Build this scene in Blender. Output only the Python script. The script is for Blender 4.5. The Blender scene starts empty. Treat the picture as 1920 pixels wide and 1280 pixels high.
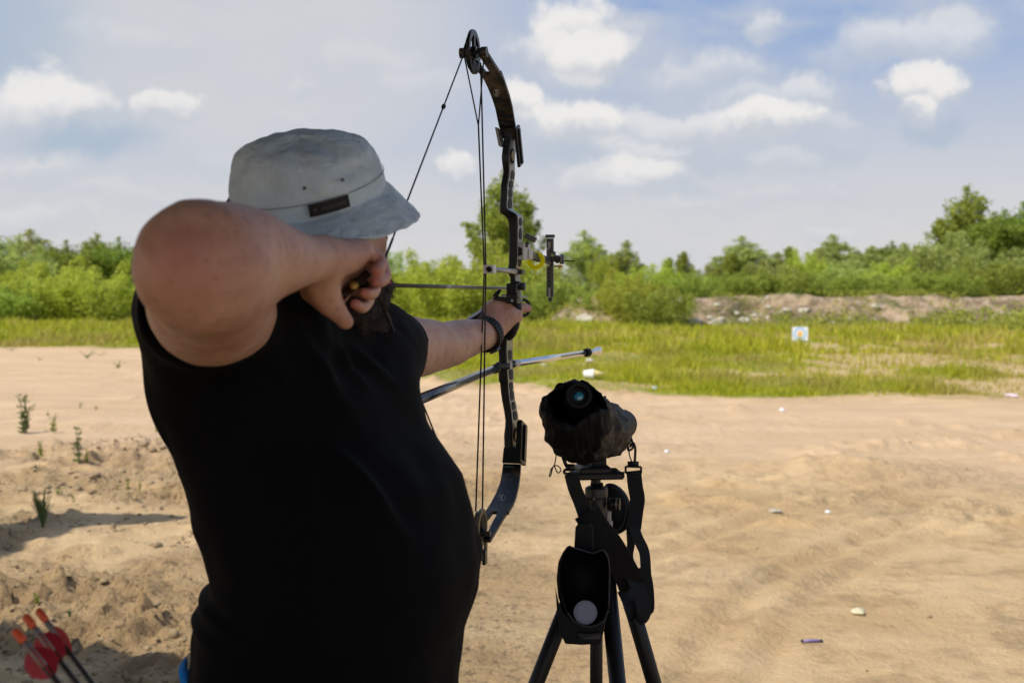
import bpy, bmesh, math, random
import numpy as np
from mathutils import Vector, Matrix
R = math.radians
rng = np.random.default_rng(7); random.seed(7)
SC = bpy.context.scene; COL = SC.collection

# ---------------------------------------------------------------- camera
CAM_Z = 1.6; PITCH = R(2.55); FPX = 2133.0
cd = bpy.data.cameras.new('camera'); cam = bpy.data.objects.new('camera', cd); COL.objects.link(cam)
cam.location = (0, 0, CAM_Z); cam.rotation_euler = (R(90) - PITCH, 0, 0)
cd.lens = 40; cd.sensor_width = 36; cd.clip_start = 0.05; cd.clip_end = 3000
cd.dof.use_dof = True; cd.dof.focus_distance = 2.25; cd.dof.aperture_fstop = 5.6
SC.camera = cam
SC.view_settings.view_transform = 'Standard'; SC.view_settings.look = 'None'
SC.view_settings.exposure = 0.17; SC.view_settings.gamma = 1; SC.view_settings.use_curve_mapping = False
SC.cycles.max_bounces = 8; SC.cycles.transparent_max_bounces = 8

# ---------------------------------------------------------------- sun and sky
SUN = Vector((-0.52, -0.33, 0.79)).normalized()
sd = bpy.data.lights.new('sun', 'SUN'); sd.energy = 4.2; sd.angle = R(0.6); sd.color = (1.0, 0.945, 0.86)
sun = bpy.data.objects.new('sun', sd); COL.objects.link(sun)
sun.rotation_euler = SUN.to_track_quat('Z', 'Y').to_euler(); sun.location = (0, 0, 30)

class NB:
    """tiny node-tree helper"""
    def __init__(s, nt): s.nt = nt; s.N = nt.nodes; s.L = nt.links
    def n(s, t, **kw):
        x = s.N.new(t)
        for k, v in kw.items(): setattr(x, k, v)
        return x
    def put(s, sock, v):
        if hasattr(v, 'is_output'): s.L.new(v, sock)
        elif v is not None: sock.default_value = v
    def math(s, op, a, b=None, c=None, clamp=False):
        x = s.n('ShaderNodeMath', operation=op, use_clamp=clamp)
        for i, v in enumerate((a, b, c)):
            if v is not None: s.put(x.inputs[i], v)
        return x.outputs[0]
    def vmath(s, op, a, b=None, out=0):
        x = s.n('ShaderNodeVectorMath', operation=op); s.put(x.inputs[0], a)
        if b is not None: s.put(x.inputs[1], b)
        return x.outputs[out]
    def noise(s, vec, scale, detail=4, rough=0.55, dist=0.0):
        x = s.n('ShaderNodeTexNoise'); s.L.new(vec, x.inputs['Vector'])
        x.inputs['Scale'].default_value = scale; x.inputs['Detail'].default_value = detail
        x.inputs['Roughness'].default_value = rough; x.inputs['Distortion'].default_value = dist
        return x
    def ramp(s, f, a, b, smooth=True):
        x = s.n('ShaderNodeMapRange'); x.interpolation_type = 'SMOOTHSTEP' if smooth else 'LINEAR'
        s.put(x.inputs[0], f); x.inputs[1].default_value = a; x.inputs[2].default_value = b
        return x.outputs[0]
    def mix(s, f, a, b, blend='MIX'):
        x = s.n('ShaderNodeMix', data_type='RGBA', blend_type=blend)
        s.put(x.inputs[0], f); s.put(x.inputs[6], a); s.put(x.inputs[7], b)
        return x.outputs[2]

W = bpy.data.worlds.new('World'); SC.world = W; W.use_nodes = True
nb = NB(W.node_tree); nb.N.clear()
sky = nb.n('ShaderNodeTexSky', sky_type='NISHITA', sun_disc=False)
sky.sun_elevation = math.asin(SUN.z); sky.sun_rotation = math.atan2(SUN.x, SUN.y)
sky.air_density = 1.0; sky.dust_density = 1.2; sky.ozone_density = 1.5
tc = nb.n('ShaderNodeTexCoord'); D = nb.vmath('NORMALIZE', tc.outputs['Generated'])
sp = nb.n('ShaderNodeSeparateXYZ'); nb.L.new(D, sp.inputs[0])
az = nb.math('ARCTAN2', sp.outputs[0], sp.outputs[1])
el = nb.math('ARCSINE', sp.outputs[2])
# warp the directions so that cloud outlines billow
cw = nb.noise(D, 9.0, 5, 0.6); cw2 = nb.noise(D, 26.0, 4, 0.6)
cwv = nb.n('ShaderNodeSeparateXYZ'); nb.L.new(cw.outputs['Color'], cwv.inputs[0])
cwv2 = nb.n('ShaderNodeSeparateXYZ'); nb.L.new(cw2.outputs['Color'], cwv2.inputs[0])
def warp(base, a, b, k1, k2):
    t = nb.math('MULTIPLY_ADD', nb.math('SUBTRACT', a, 0.5), k1, base)
    return nb.math('MULTIPLY_ADD', nb.math('SUBTRACT', b, 0.5), k2, t)
azw = warp(az, cwv.outputs[0], cwv2.outputs[0], 0.09, 0.035)
elw = warp(el, cwv.outputs[1], cwv2.outputs[1], 0.055, 0.03)
def pxdir(px, py):
    u = (px - 960) / FPX; v = -(py - 640) / FPX
    d = Vector((u, math.cos(PITCH) + v * math.sin(PITCH), v * math.cos(PITCH) - math.sin(PITCH))).normalized()
    return math.atan2(d.x, d.y), math.asin(d.z)
# cumulus puffs: (x, y, half width, half height, strength, softness)
PUFF = [(1085,45,62,50,1.0,.5),(1135,100,62,38,.8,.6),(1060,90,70,40,.6,.8),(1095,155,55,22,.35,.8),
 (1345,130,80,42,.55,.8),(1290,150,60,35,.4,.9),(1500,165,55,32,.55,.7),(985,200,38,35,.8,.6),
 (1100,235,75,32,.9,.7),(1000,255,60,35,.4,.9),(1430,215,70,26,.85,.6),(1250,240,100,34,.55,.8),(1340,225,60,28,.6,.8),
 (1220,325,80,28,.7,.8),(1480,300,48,24,.4,.8),(855,325,35,24,.7,.7),(1440,45,30,22,.5,.7),(1700,70,90,35,.55,.9),
 (1780,60,45,30,.5,.8),(1738,165,42,30,.9,.6),(1745,205,30,22,.6,.7),(1668,165,14,12,.5,.7),(1540,435,50,20,.4,.9),
 (1440,365,110,24,.35,1.),(1390,180,60,30,.5,.8),(1600,90,80,22,.35,.9),(1180,60,40,25,.4,.8),(1240,290,90,24,.5,.8),(1330,390,80,18,.35,.9),(1120,350,60,22,.45,.8),(1540,230,50,20,.4,.8),(700,120,90,40,.35,.9),(250,90,100,40,.35,.9),(380,300,70,26,.3,.9),(60,410,90,24,.4,.9),(200,380,80,22,.35,.9),(100,190,75,42,.75,.6),(165,215,60,30,.6,.7),(110,215,110,30,.45,.8),(30,210,40,50,.5,.9),
 (305,215,40,20,.65,.7),(580,185,35,16,.35,.8),(440,185,60,18,.2,.9),(60,330,60,34,.45,.8),(560,250,50,22,.3,.8),(810,165,60,34,.35,.8),
 (-500,120,160,60,.9,.7),(2500,150,170,60,.9,.7),(2500,40,140,70,.9,.7),(-700,-50,200,90,.9,.7)]
DARKS = [(150,262,100,38,.75),(1080,290,90,26,.35),(1760,245,38,24,.5),(1290,295,120,20,.3),(1500,290,80,18,.25),(10,60,120,60,.6),(1260,350,70,15,.25)]
def ell(ax, ey, px, py, hw, hh):
    a0, e0 = pxdir(px, py)
    dx = nb.math('DIVIDE', nb.math('SUBTRACT', ax, a0), hw / FPX * 1.35)
    dy = nb.math('DIVIDE', nb.math('SUBTRACT', ey, e0), hh / FPX * 1.35)
    q = nb.math('SQRT', nb.math('MULTIPLY_ADD', dx, dx, nb.math('MULTIPLY', dy, dy)))
    return q, dy
bn = nb.noise(D, 15.0, 8, .58, .3).outputs[0]; bn2 = nb.math('MULTIPLY', nb.math('SUBTRACT', bn, .5), 1.8)
cov = None; lit = None
for (px, py, hw, hh, st, so) in PUFF:
    st = min(1, st * 1.25)
    q, dy = ell(azw, elw, px, py, hw, hh)
    m = nb.math('MULTIPLY', nb.ramp(nb.math('ADD', nb.math('SUBTRACT', 1.42, q), bn2), 0.0, .35 + so * .75), st)
    cov = m if cov is None else nb.math('MAXIMUM', cov, m)
    l = nb.math('MULTIPLY', m, nb.ramp(nb.math('MULTIPLY_ADD', bn2, .5, dy), -.9, 0.5))
    lit = l if lit is None else nb.math('MAXIMUM', lit, l)
dk = None
for (px, py, hw, hh, st) in DARKS:
    q, dy = ell(azw, elw, px, py, hw, hh)
    m = nb.math('MULTIPLY', nb.ramp(q, 1.3, 0.5), st)
    dk = m if dk is None else nb.math('MAXIMUM', dk, m)
# thin veil: broken streaky layer, denser near the horizon
mp = nb.n('ShaderNodeMapping'); nb.L.new(D, mp.inputs[0]); mp.inputs['Scale'].default_value = (1.0, 1.0, 2.6)
v1 = nb.noise(mp.outputs[0], 3.3, 6, 0.55, 0.4).outputs[0]
v2 = nb.noise(mp.outputs[0], 11.0, 5, 0.6, 0.3).outputs[0]
veil = nb.math('ADD', nb.ramp(v1, 0.34, 0.66), nb.math('MULTIPLY', nb.math('SUBTRACT', v2, 0.5), 0.5))
hor = nb.ramp(el, 0.30, 0.03)
q1, _ = ell(az, el, 480, 60, 430, 330)
veil = nb.math('MAXIMUM', nb.math('MULTIPLY', veil, 0.52), nb.math('MAXIMUM', nb.math('MULTIPLY', hor, 0.93), nb.math('MULTIPLY', nb.ramp(q1, 1.5, 0.3), 0.85)), clamp=True)
SK = 0.1
blue = nb.mix(1.0, sky.outputs[0], (1.25, 1.04, 0.98, 1), 'MULTIPLY')
skyc = nb.mix(0.72, blue, (1.5, 3.1, 6.3, 1))
c = nb.mix(veil, skyc, (6.2, 6.1, 6.05, 1))
c = nb.mix(nb.math('MULTIPLY', nb.ramp(v2, .42, .7), nb.math('MULTIPLY', veil, .35)), c, (5.0, 5.3, 5.85, 1))
c = nb.mix(dk, c, (3.5, 4.4, 5.5, 1))
puffc = nb.mix(nb.ramp(lit, 0.1, 0.85), (5.1, 5.4, 5.9, 1), (7.6, 7.45, 7.3, 1))
c = nb.mix(cov, c, puffc)
gnd = nb.ramp(el, -0.02, -0.06)
c = nb.mix(gnd, c, (2.2, 2.0, 1.3, 1))
bg = nb.n('ShaderNodeBackground'); nb.L.new(c, bg.inputs[0]); bg.inputs[1].default_value = SK
wo = nb.n('ShaderNodeOutputWorld'); nb.L.new(bg.outputs[0], wo.inputs[0])

# ---------------------------------------------------------------- helpers
def P(px, py, d):
    """point of the place seen at (px, py) of the 1920 px picture, d metres into the scene"""
    u = (px - 960) / FPX; v = -(py - 640) / FPX
    return Vector((d * u, d * (math.cos(PITCH) + v * math.sin(PITCH)), CAM_Z + d * (v * math.cos(PITCH) - math.sin(PITCH))))
def tag(o, label=None, cat=None, group=None, kind=None):
    if label: o['label'] = label
    if cat: o['category'] = cat
    if group: o['group'] = group
    if kind: o['kind'] = kind
    return o
def thing(name, label, cat, loc=(0, 0, 0), group=None):
    o = bpy.data.objects.new(name, None); o.empty_display_size = 0.1
    COL.objects.link(o); o.location = loc
    return tag(o, label, cat, group)
def link(name, me, mats, parent=None, smooth=True):
    o = bpy.data.objects.new(name, me); COL.objects.link(o)
    for m in (mats if isinstance(mats, (list, tuple)) else [mats]): me.materials.append(m)
    if smooth: me.polygons.foreach_set('use_smooth', np.ones(len(me.polygons), bool))
    if parent is not None:
        o.parent = parent
        o.matrix_parent_inverse = Matrix.Translation(-wloc(parent))
    return o
def wloc(o):
    v = Vector(o.location)
    if o.parent: v = v + Vector() if o.type == 'MESH' else v
    # mesh parts keep their vertices in world space and sit at the origin
    return v if o.type != 'MESH' else Vector((0, 0, 0)) + Vector(o.location)
def mesh_np(name, V, F):
    """V (n,3); F (m,3) or (m,4) int array"""
    V = np.asarray(V, np.float32); F = np.asarray(F, np.int32)
    me = bpy.data.meshes.new(name); k = F.shape[1]
    me.vertices.add(len(V)); me.vertices.foreach_set('co', V.ravel())
    me.loops.add(F.size); me.loops.foreach_set('vertex_index', F.ravel())
    me.polygons.add(len(F)); me.polygons.foreach_set('loop_start', np.arange(0, F.size, k, dtype=np.int32))
    me.update(calc_edges=True); me.validate(); return me
class MB:
    """collects pieces into one mesh (world-space vertices); faces keep a material slot"""
    def __init__(s): s.v = []; s.f = []; s.m = []
    def add(s, vs, fs, m=0):
        b = len(s.v); s.v += [Vector(v) for v in vs]
        s.f += [[i + b for i in f] for f in fs]; s.m += [m] * len(fs); return s
    def ring(s, c, ax1, ax2, r1, r2, n):
        return [c + ax1 * (r1 * math.cos(2 * math.pi * i / n)) + ax2 * (r2 * math.sin(2 * math.pi * i / n)) for i in range(n)]
    def loft(s, rings, cap=True, m=0, close=False):
        n = len(rings[0]); vs = [v for r in rings for v in r]; fs = []
        K = len(rings)
        for k in range(K if close else K - 1):
            k2 = (k + 1) % K
            for i in range(n):
                j = (i + 1) % n; fs.append([k * n + i, k * n + j, k2 * n + j, k2 * n + i])
        if cap and not close: fs.append(list(range(n))[::-1]); fs.append([(K - 1) * n + i for i in range(n)])
        return s.add(vs, fs, m)
    def tube(s, pts, r, n=8, cap=True, m=0, flat=None, close=False):
        """swept tube; r number or list; flat=(direction) makes a ribbon of half width r, half thickness r*0.0 -> uses flat[1]"""
        pts = [Vector(p) for p in pts]; K = len(pts); rr = r if isinstance(r, (list, tuple)) else [r] * K
        rings = []; up = None
        for i, p in enumerate(pts):
            if close: t = pts[(i + 1) % K] - pts[i - 1]
            else: t = pts[min(i + 1, K - 1)] - pts[max(i - 1, 0)]
            t = t.normalized() if t.length > 1e-9 else Vector((0, 0, 1))
            if flat is not None: a = (flat[0] - t * flat[0].dot(t)).normalized()
            else:
                if up is None: up = Vector((0, 0, 1)) if abs(t.z) < 0.9 else Vector((1, 0, 0))
                a = (up - t * up.dot(t)); a = a.normalized() if a.length > 1e-6 else t.orthogonal().normalized(); up = a
            b = t.cross(a).normalized()
            if flat is not None:
                w, h = rr[i], flat[1]
                rings.append([p + a * w + b * h, p - a * w + b * h, p - a * w - b * h, p + a * w - b * h])
            else: rings.append(s.ring(p, a, b, rr[i], rr[i], n))
        return s.loft(rings, cap, m, close)
    def box(s, c, ax, ay, az_, hx, hy, hz, m=0, bev=0.0):
        c = Vector(c); vs = []
        for (i, j, k) in ((-1,-1,-1),(1,-1,-1),(1,1,-1),(-1,1,-1),(-1,-1,1),(1,-1,1),(1,1,1),(-1,1,1)):
            vs.append(c + ax * (hx * i) + ay * (hy * j) + az_ * (hz * k))
        return s.add(vs, [[0,3,2,1],[4,5,6,7],[0,1,5,4],[1,2,6,5],[2,3,7,6],[3,0,4,7]], m)
    def lathe(s, c, ax, prof, n=20, m=0, cap=True):
        ax = ax.normalized(); a = ax.orthogonal().normalized(); b = ax.cross(a)
        return s.loft([s.ring(c + ax * h, a, b, max(r, 1e-5), max(r, 1e-5), n) for (h, r) in prof], cap, m)
    def build(s, name, mats, parent=None, smooth=False, bevel=0.0, sub=0, solid=0.0, auto=None):
        me = bpy.data.meshes.new(name); me.from_pydata([tuple(v) for v in s.v], [], s.f)
        me.polygons.foreach_set('material_index', s.m); me.update()
        bm = bmesh.new(); bm.from_mesh(me)
        if solid == 0.0: bmesh.ops.recalc_face_normals(bm, faces=bm.faces)
        bm.to_mesh(me); bm.free()
        o = link(name, me, mats, parent, smooth or auto is not None)
        if solid:
            md = o.modifiers.new('solid', 'SOLIDIFY'); md.thickness = solid; md.offset = 0
        if bevel:
            md = o.modifiers.new('bevel', 'BEVEL'); md.width = bevel; md.segments = 2; md.limit_method = 'ANGLE'; md.angle_limit = R(35)
        if sub:
            md = o.modifiers.new('sub', 'SUBSURF'); md.levels = sub; md.render_levels = sub
        if auto is not None:
            try: me.set_sharp_from_angle(angle=R(auto))
            except Exception: pass
        return o
def bez(pts, n=8):
    """Catmull-Rom through points"""
    pts = [Vector(p) for p in pts]; out = []
    for i in range(len(pts) - 1):
        p0 = pts[max(i - 1, 0)]; p1 = pts[i]; p2 = pts[i + 1]; p3 = pts[min(i + 2, len(pts) - 1)]
        for k in range(n):
            t = k / n
            out.append(0.5 * ((2 * p1) + (p2 - p0) * t + (2 * p0 - 5 * p1 + 4 * p2 - p3) * t * t + (3 * p1 - p0 - 3 * p2 + p3) * t ** 3))
    out.append(pts[-1]); return out

_T = rng.random((256, 256)).astype(np.float32)
def vnoise(x, y):
    xi = np.floor(x).astype(int); yi = np.floor(y).astype(int); fx = x - xi; fy = y - yi
    fx = fx * fx * (3 - 2 * fx); fy = fy * fy * (3 - 2 * fy)
    a = _T[xi & 255, yi & 255]; b = _T[(xi + 1) & 255, yi & 255]; c = _T[xi & 255, (yi + 1) & 255]; d = _T[(xi + 1) & 255, (yi + 1) & 255]
    return (a * (1 - fx) + b * fx) * (1 - fy) + (c * (1 - fx) + d * fx) * fy
def fbm(x, y, o=4, g=0.5):
    s = 0; a = 1; t = 0
    for i in range(o): s = s + a * vnoise(x * 2 ** i + 17.3 * i, y * 2 ** i + 5.1 * i); t += a; a *= g
    return s / t
def sstep(x, a, b):
    t = np.clip((x - a) / (b - a), 0, 1); return t * t * (3 - 2 * t)
_T3 = rng.random((64, 64, 64)).astype(np.float32)
def noise3(p):
    i = np.floor(p).astype(int); f = p - i; f = f * f * (3 - 2 * f); r = 0
    for dx in (0, 1):
        for dy in (0, 1):
            for dz in (0, 1):
                w = (f[..., 0] if dx else 1 - f[..., 0]) * (f[..., 1] if dy else 1 - f[..., 1]) * (f[..., 2] if dz else 1 - f[..., 2])
                r = r + w * _T3[(i[..., 0] + dx) & 63, (i[..., 1] + dy) & 63, (i[..., 2] + dz) & 63]
    return r

# ---------------------------------------------------------------- materials
def mat(name, color, rough=0.6, metal=0.0, spec=0.5, noise=None, bump=None, coat=0.0, sheen=0.0, sss=0.0, emis=None):
    m = bpy.data.materials.new(name); m.use_nodes = True; n = NB(m.node_tree)
    p = n.N['Principled BSDF']
    p.inputs['Roughness'].default_value = rough; p.inputs['Metallic'].default_value = metal
    p.inputs['Specular IOR Level'].default_value = spec; p.inputs['Coat Weight'].default_value = coat
    p.inputs['Sheen Weight'].default_value = sheen
    c = (*color, 1); p.inputs['Base Color'].default_value = c
    tcn = n.n('ShaderNodeTexCoord')
    if noise:   # (scale, second colour[, detail])
        f = n.noise(tcn.outputs['Object'], noise[0], noise[2] if len(noise) > 2 else 4).outputs[0]
        n.L.new(n.mix(n.ramp(f, 0.35, 0.65), c, (*noise[1], 1)), p.inputs['Base Color'])
    if bump:    # (scale, strength, distance)
        b = n.n('ShaderNodeBump'); b.inputs['Strength'].default_value = bump[1]; b.inputs['Distance'].default_value = bump[2]
        n.L.new(n.noise(tcn.outputs['Object'], bump[0], 5, 0.6).outputs[0], b.inputs['Height']); n.L.new(b.outputs[0], p.inputs['Normal'])
    if sss:
        p.inputs['Subsurface Weight'].default_value = sss; p.inputs['Subsurface Radius'].default_value = (0.012, 0.004, 0.002); p.inputs['Subsurface Scale'].default_value = 1.0
    return m
def leafmat(name, c1, c2, trans=0.35, rough=0.5):
    m = bpy.data.materials.new(name); m.use_nodes = True; n = NB(m.node_tree)
    p = n.N['Principled BSDF']; out = n.N['Material Output']
    g = n.n('ShaderNodeNewGeometry'); tcn = n.n('ShaderNodeTexCoord')
    f = n.math('ADD', n.math('MULTIPLY', g.outputs['Random Per Island'], 0.5), n.math('MULTIPLY', n.noise(tcn.outputs['Object'], 1.1, 3).outputs[0], 0.5))
    col = n.mix(n.ramp(f, 0.25, 0.8), (*c1, 1), (*c2, 1))
    oi = n.n('ShaderNodeObjectInfo')
    hs = n.n('ShaderNodeHueSaturation'); n.L.new(col, hs.inputs['Color'])
    n.L.new(n.math('MULTIPLY_ADD', oi.outputs['Random'], 0.03, 0.468), hs.inputs['Hue'])
    n.L.new(n.math('MULTIPLY_ADD', oi.outputs['Random'], 0.3, 0.85), hs.inputs['Value'])
    n.L.new(hs.outputs[0], p.inputs['Base Color']); p.inputs['Roughness'].default_value = rough
    p.inputs['Specular IOR Level'].default_value = 0.3
    t = n.n('ShaderNodeBsdfTranslucent'); n.L.new(hs.outputs[0], t.inputs[0])
    mx = n.n('ShaderNodeMixShader'); mx.inputs[0].default_value = trans
    n.L.new(p.outputs[0], mx.inputs[1]); n.L.new(t.outputs[0], mx.inputs[2]); n.L.new(mx.outputs[0], out.inputs[0])
    return m
# ================================================================ ground
EDGE = np.array([(-300, 60), (-60, 45), (-25, 36), (-14.4, 32.3), (-10.2, 30.6), (-6, 26.5), (-3, 22.5), (-.5, 19.3), (.4, 18.4), (3.8, 17.1), (7.5, 16.7), (20, 15.5), (60, 12), (300, 0)])
def edge_y(x): return np.interp(x, EDGE[:, 0], EDGE[:, 1]) + (fbm(np.asarray(x, float) * 1.1 + 40, np.asarray(x, float) * 0 + 3.3, 3) - .5) * 1.3
def axis(lo, hi, fine_lo, fine_hi, step, grow):
    a = list(np.arange(fine_lo, fine_hi, step)); s = step; x = a[-1]
    while x < hi: s *= grow; x += s; a.append(min(x, hi))
    s = step; x = a[0]; b = []
    while x > lo: s *= grow; x -= s; b.append(max(x, lo))
    return np.array(b[::-1] + a)
def ground_h(X, Y):
    left = sstep(-X, -0.3, 1.3) * sstep(14 - Y, 0, 3.5)
    h = (fbm(X * .35, Y * .35, 3) - .5) * .14 * sstep(Y, 2.5, 6)
    # gentle lumps everywhere on the sand
    h += (fbm(X * 1.6 + 9, Y * 1.3, 5, .6) - .5) * .06
    h += np.maximum(0, fbm(X * 2.3 + 31, Y * 3.2 + 4, 4) - .57) * .35 * sstep(fbm(X * .5, Y * .6 + 8, 2), .45, .62)
    # crumbly clods on the left
    c1 = fbm(X * 6 + 3, Y * 5.2, 4, .65); c2 = fbm(X * 14, Y * 12 + 7, 3, .6)
    patch = sstep(fbm(X * .9 + 5, Y * .9, 3), .40, .56)
    h += left * (np.maximum(0, c1 - .52) * .26 * (.3 + patch) + np.maximum(0, c2 - .50) * .24 * patch + (fbm(X * .9, Y * 1.2 + 50, 3) - .5) * .10)
    # little pits
    h -= left * patch * sstep(fbm(X * 9 + 60, Y * 8, 2), .66, .76) * .05
    # the right side: faint crossing wheel marks and a low mound
    rgt = sstep(X, -.2, 1.0) * sstep(16 - Y, 0, 3)
    h += rgt * (fbm(X * 4 + 11, Y * 5.5, 5, .62) - .5) * .07 * sstep(fbm(X * .7 + 2, Y * .8, 3), .42, .6)
    h += .16 * np.exp(-((X - 3.0) / .75) ** 2 - ((Y - 10.2) / .38) ** 2) * (0.6 + .8 * fbm(X * 5, Y * 5, 3))
    h += .10 * np.exp(-((X + .62 * 1) / .25) ** 2 - ((Y - 5.2) / .3) ** 2) * 0
    for k, (cx, cy, r0) in enumerate([(7.5, 3.0, 7.6), (7.5, 3.0, 7.95), (8.6, 2.0, 8.0), (8.6, 2.0, 8.3)]):
        rr = np.hypot(X - cx, Y - cy)
        h -= .030 * np.exp(-((rr - r0) / .075) ** 2) * (.3 + fbm(X * 2, Y * 2, 2)) * rgt - .012 * np.exp(-((rr - r0 - .15) / .06) ** 2) * rgt
    for y0 in (12.6, 14.2):     # road ruts running across the view
        yy = Y - y0 - .12 * (X) * -0.35
        h -= .03 * np.exp(-(yy / .35) ** 2)
    # the bank of spoil at the edge of the road
    e = edge_y(X); h += .07 * np.exp(-((Y - e + .7) / .45) ** 2) * (.3 + fbm(X * 2.2, Y * 2, 3))
    h += sstep(Y - e, 0, 2) * (fbm(X * .5, Y * .5 + 3, 3) - .5) * .25
    far = sstep(Y, 40, 70); return h * (1 - far * .5)
gx = axis(-260, 260, -4.6, 4.8, .026, 1.045); gy = axis(-60, 900, 4.4, 9.8, .028, 1.022)
X, Y = np.meshgrid(gx, gy, indexing='xy'); H = ground_h(X, Y)
nx, ny = len(gx), len(gy); V = np.stack([X, Y, H], -1).reshape(-1, 3)
i = np.arange((ny - 1) * nx).reshape(ny - 1, nx)[:, :-1].ravel()
F = np.stack([i, i + 1, i + nx + 1, i + nx], 1)
gme = mesh_np('ground', V, F)
gz = sstep(Y - edge_y(X), -.12, .35)
bare = sstep(fbm(X * .22 + 3, Y * .6 + 1, 4), .40, .53) * sstep(X, -.5, 3) * sstep(48 - Y, 0, 14)
gz = gz * (1 - .85 * bare)
at = gme.attributes.new('turf', 'FLOAT', 'POINT'); at.data.foreach_set('value', gz.astype(np.float32).ravel())
road = sstep(Y, 9.0, 12.5) * (1 - sstep(Y - edge_y(X), -1.2, -.4))
road = np.maximum(road, sstep(X, 2, 5) * sstep(Y, 8, 10) * (1 - sstep(Y - edge_y(X), -1.2, -.4)) )
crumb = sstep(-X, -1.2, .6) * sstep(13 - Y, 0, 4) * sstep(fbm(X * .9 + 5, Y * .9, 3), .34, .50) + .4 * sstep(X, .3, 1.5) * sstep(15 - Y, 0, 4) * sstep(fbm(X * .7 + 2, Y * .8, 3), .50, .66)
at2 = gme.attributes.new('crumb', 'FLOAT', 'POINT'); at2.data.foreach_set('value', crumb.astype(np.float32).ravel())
at = gme.attributes.new('road', 'FLOAT', 'POINT'); at.data.foreach_set('value', road.astype(np.float32).ravel())
GM = bpy.data.materials.new('sandy_ground'); GM.use_nodes = True; n = NB(GM.node_tree); p = n.N['Principled BSDF']
tcn = n.n('ShaderNodeTexCoord'); O = tcn.outputs['Object']
a_t = n.n('ShaderNodeAttribute', attribute_name='turf').outputs['Fac']; a_r = n.n('ShaderNodeAttribute', attribute_name='road').outputs['Fac']
base = n.mix(n.ramp(n.noise(O, .9, 6, .6).outputs[0], .38, .64), (.51, .345, .175, 1), (.61, .435, .240, 1))
base = n.mix(n.math('MULTIPLY', n.ramp(n.noise(O, 3.2, 5, .65).outputs[0], .48, .68), .6), base, (.32, .215, .11, 1))
base = n.mix(n.math('MULTIPLY', n.ramp(n.noise(O, 24, 4, .7).outputs[0], .58, .72), .35), base, (.26, .19, .11, 1))
mpn = n.n('ShaderNodeMapping'); n.L.new(O, mpn.inputs[0]); mpn.inputs['Scale'].default_value = (.25, 1.6, 1)
streak = n.ramp(n.noise(mpn.outputs[0], 1.2, 5, .6).outputs[0], .35, .65)
rc = n.mix(streak, (.57, .400, .240, 1), (.65, .465, .295, 1))
base = n.mix(n.math('MULTIPLY', a_r, .85), base, rc)
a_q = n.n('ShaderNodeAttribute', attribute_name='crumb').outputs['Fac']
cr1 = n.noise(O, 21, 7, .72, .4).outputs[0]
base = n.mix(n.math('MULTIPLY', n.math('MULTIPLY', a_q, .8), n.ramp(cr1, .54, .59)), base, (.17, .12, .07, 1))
turf = n.mix(n.ramp(n.noise(O, 1.3, 5, .6).outputs[0], .35, .65), (.20, .23, .03, 1), (.34, .33, .09, 1))
base = n.mix(a_t, base, turf)
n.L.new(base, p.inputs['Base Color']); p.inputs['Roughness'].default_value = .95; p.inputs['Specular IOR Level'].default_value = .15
b1 = n.n('ShaderNodeBump'); b1.inputs['Strength'].default_value = .8; b1.inputs['Distance'].default_value = .028
hh = n.math('SUBTRACT',n.math('MULTIPLY', n.noise(O, 38, 6, .7).outputs[0], 1.0), n.math('MULTIPLY', n.math('MULTIPLY', cr1, a_q), 3.5))
hh = n.math('ADD', hh, n.math('MULTIPLY', n.noise(O, 9, 5, .65).outputs[0], 1.6)) if True else n.math('ADD', n.noise(O, 38, 6, .7).outputs[0], n.math('MULTIPLY', n.noise(O, 9, 5, .65).outputs[0], 1.6))
n.L.new(hh, b1.inputs['Height']); n.L.new(b1.outputs[0], p.inputs['Normal'])
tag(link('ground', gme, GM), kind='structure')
def gh(x, y): return float(ground_h(np.array([float(x)]), np.array([float(y)]))[0])
def G(px, py, lift=0.0):
    """ground point seen at a pixel"""
    u = (px - 960) / FPX; v = -(py - 640) / FPX
    dz = v * math.cos(PITCH) - math.sin(PITCH); dy = math.cos(PITCH) + v * math.sin(PITCH)
    t = CAM_Z / -dz
    for _ in range(6): t = (CAM_Z - gh(t * u, t * dy)) / -dz
    x, y = t * u, t * dy; return Vector((x, y, gh(x, y) + lift))

# ---------------------------------------------------------------- clods and crumbs of dried sand on the left: uncountable
def rock_mesh(name, seed, sub=2, rough=.35, flat=.7):
    bm = bmesh.new(); bmesh.ops.create_icosphere(bm, subdivisions=sub, radius=1)
    r_ = np.random.default_rng(seed); o = r_.random(3) * 50
    for v in bm.verts:
        q = np.array(v.co) * 1.6 + o; s = 1 + (float(noise3(q[None])[0]) - .5) * 2 * rough + (float(noise3(q[None] * 3)[0]) - .5) * rough * .7
        v.co = v.co * s; v.co.z *= flat
    me = bpy.data.meshes.new(name); bm.to_mesh(me); bm.free(); return me
def np_of(me):
    v = np.zeros(len(me.vertices) * 3, np.float32); me.vertices.foreach_get('co', v)
    f = np.array([list(p.vertices) for p in me.polygons]); return v.reshape(-1, 3), f
protos = [np_of(rock_mesh('c', s, 1, .5, .6)) for s in range(5)]
vs, fs, base_i = [], [], 0
cnt = 0
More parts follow.
